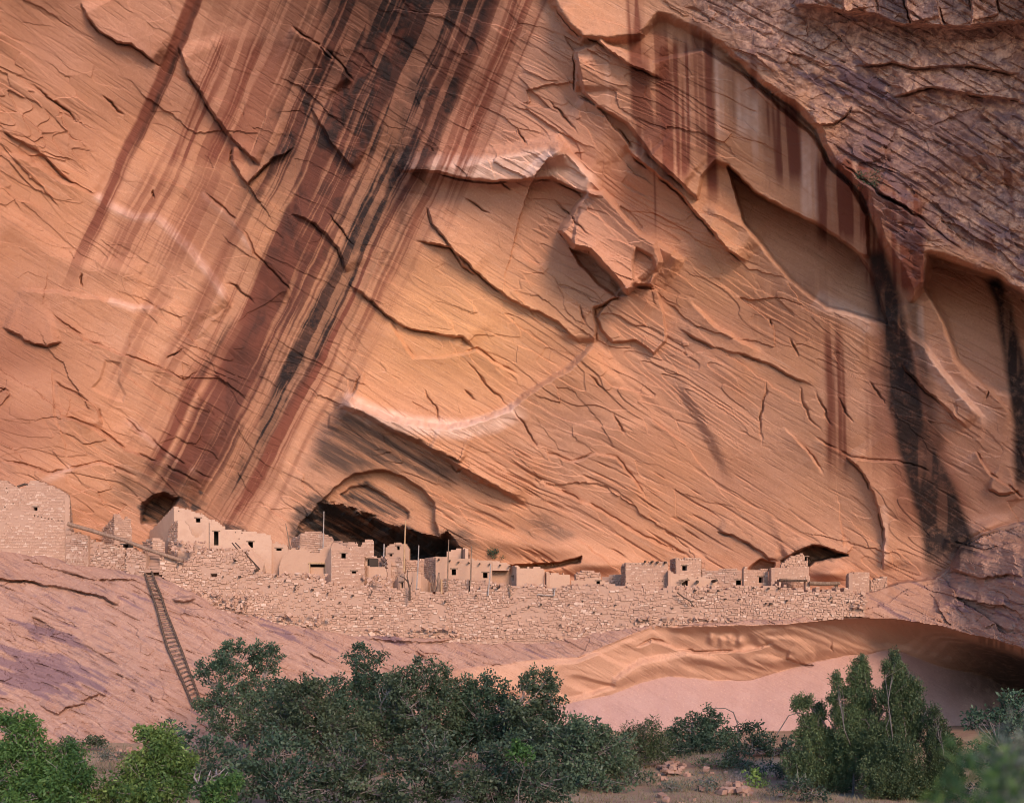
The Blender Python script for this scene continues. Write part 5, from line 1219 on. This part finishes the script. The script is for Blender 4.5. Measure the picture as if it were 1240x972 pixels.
for lab, dd, lobes, lf in (("low dark bush in front of the low left juniper", 60, [(962,950,24,12,0),(985,958,22,12,0)], L_thicket2),
                       ("low bush between the two stone piles", 63, [(856,948,18,8,0)], L_sage), ("low grey bush left of the junipers' foot", 63, [(938,962,22,9,0)], L_sage),
                       ("dark bush at the foot of the willow", 66, [(772,938,22,14,0),(752,950,20,14,0)], L_thicket), ("low dark bush under the right hand edge tree", 58, [(1180,960,30,14,0),(1206,950,26,20,0)], L_thicket2),
                       ("low green bush just behind the right hand stone pile", 69, [(925,930,22,9,0),(955,934,20,10,0)], L_thicket), ("sparse bush behind the left hand stone pile", 76, [(828,921,24,9,0)], L_thicket2)):
    tree("low_bush", lab, "bush", dd, lobes, lf, dens=1.0, trunk_r=.04, twigs=14, ln=.15, wd=.08)
for lab, dd, lobes, lf in (("dark leafy bush right of the willow, behind the left hand stone pile", 78, [(812,908,22,14,0),(795,918,16,9,0)], L_thicket2),
                       ("dark broad bush between the willow and the junipers, behind the right hand stone pile", 72, [(872,922,30,13,0),(900,930,24,10,0)], L_thicket),
                       ("dark bush in the corner below the smooth wall, right of the junipers", 74, [(1185,915,20,16,0),(1172,925,16,12,0),(1205,905,20,24,0)], L_thicket2)):
    tree("low_bush", lab, "bush", dd, lobes, lf, dens=1.1, trunk_r=.05, twigs=10, ln=.16, wd=.09)
def ledge_shrub(label, u, v, size, leaf):
    d = depth_at(u, v) - .15; c = np.array(P(u, v, d)); g = np.random.default_rng(int(u))
    e = empty("small_shrub", tuple(c)); tag(e, label, "shrub")
    cen = c + g.normal(size=(16, 3))*np.array([size, size*.5, size*.7])*.45 + np.array([0, -.2, size*.3])
    vv, ff, tt_ = leaf_cloud(cen, np.full(16, size*.35), 40, .16, .06, g, up=.4)
    o = np_mesh("crown", vv - c, ff, leaf, e); attr_color(o.data, "tint", tt_); tag(o, kind="stuff")
    tubes_obj("stem", [([Vector(c + np.array([0, .3, -.2])), Vector(c + np.array([0, -.1, size*.5]))], [.05, .02])], B_bark, e, c, 5)
ledge_shrub("dark bush clinging to a ledge high on the upper right cliff", 1056, 224, 1.3, L_thicket2)
ledge_shrub("small dark bush on the roof edge of the long plastered house", 599, 673, .8, L_thicket2)
# dry grass on the open ground, stones
def grass(label, u0, u1, d0, d1, n, h, leaf, seed):
    g = np.random.default_rng(seed); d = d0 + (d1-d0)*g.random(n); u = u0 + (u1-u0)*g.random(n)
    x = (u-CX)/F*d; k = fbm(x/2.2, d/2.2, 3, seed) + .35*g.normal(size=n) > .05 + .5*sst(.36, .5, np.abs((u-u0)/(u1-u0)-.5)); x, d = x[k], d[k]; n = len(x)
    b = np.stack([x, d, ground_z(x, d) - .02], 1)
    tip = b + np.stack([g.normal(size=n)*.12, g.normal(size=n)*.12, h*(.5 + g.random(n))], 1)
    s = np.stack([np.full(n, .018), np.zeros(n), np.zeros(n)], 1)
    v = np.stack([b - s, b + s, tip + s*.3, tip - s*.3], 1).reshape(-1, 3)
    o = np_mesh("grass", v, np.arange(4*n).reshape(n, 4), leaf)
    attr_color(o.data, "tint", np.repeat(np.stack([g.random(n), g.random(n), g.random(n), np.ones(n)], 1), 4, 0))
    tag(o, label, "grass", kind="stuff")
grass("dry tan grass on the open ground in front of the willow and shrubs", 560, 1240, 56, 90, 26000, .22, L_grass, 31)
grass("thin grass and weeds at the foot of the left rock slope", 60, 260, 64, 92, 6000, .28, L_grass, 32)
def pile(label, u0, u1, v0, v1, d0, d1, n, seed):
    r = random.Random(seed); um, dm = (u0+u1)/2, (d0+d1)/2; x = (um-CX)/F*dm
    e = empty("stone_pile", (x, dm, gz(x, dm))); tag(e, label, "stone pile"); org = tuple(e.location)
    for i in range(n):
        u = r.uniform(u0, u1); d = r.uniform(d0, d1); x = (u-CX)/F*d; s = r.uniform(.09, .20)
        k = 1 - abs(u-um)/(u1-u0)*1.6
        c = Vector((x, d, gz(x, d) + r.random()*max(k, 0)*.55)); b = Boxes()
        m = Matrix.Rotation(r.uniform(-.4, .4), 3, 'X') @ Matrix.Rotation(r.random()*6.3, 3, 'Z')
        q = [m @ Vector((a*s*r.uniform(.7, 1.2), bb*s*r.uniform(.7, 1.2), z*s*r.uniform(.4, .8))) + c for a, bb, z in ((-1,-1,-1),(1,-1,-1),(1,-1,1),(-1,-1,1),(-1,1,-1),(1,1,-1),(1,1,1),(-1,1,1))]
        b.add([tuple(p) for p in q], (r.random(), r.random()*.8, r.random()*.8)); b.build("stone", M_talus, e, org)
pile("low heap of reddish stones beside the willow", 796, 832, 930, 946, 70, 73, 46, 1)
pile("low heap of reddish stones under the bluish dead shrub", 872, 910, 950, 966, 62.5, 65, 50, 2)
pile("loose stones scattered over the open ground between the two heaps", 780, 960, 930, 968, 58, 78, 34, 7)
pile("scattered flat stones at the foot of the slope behind the yellow green tree", 136, 175, 896, 912, 84, 90, 16, 3)
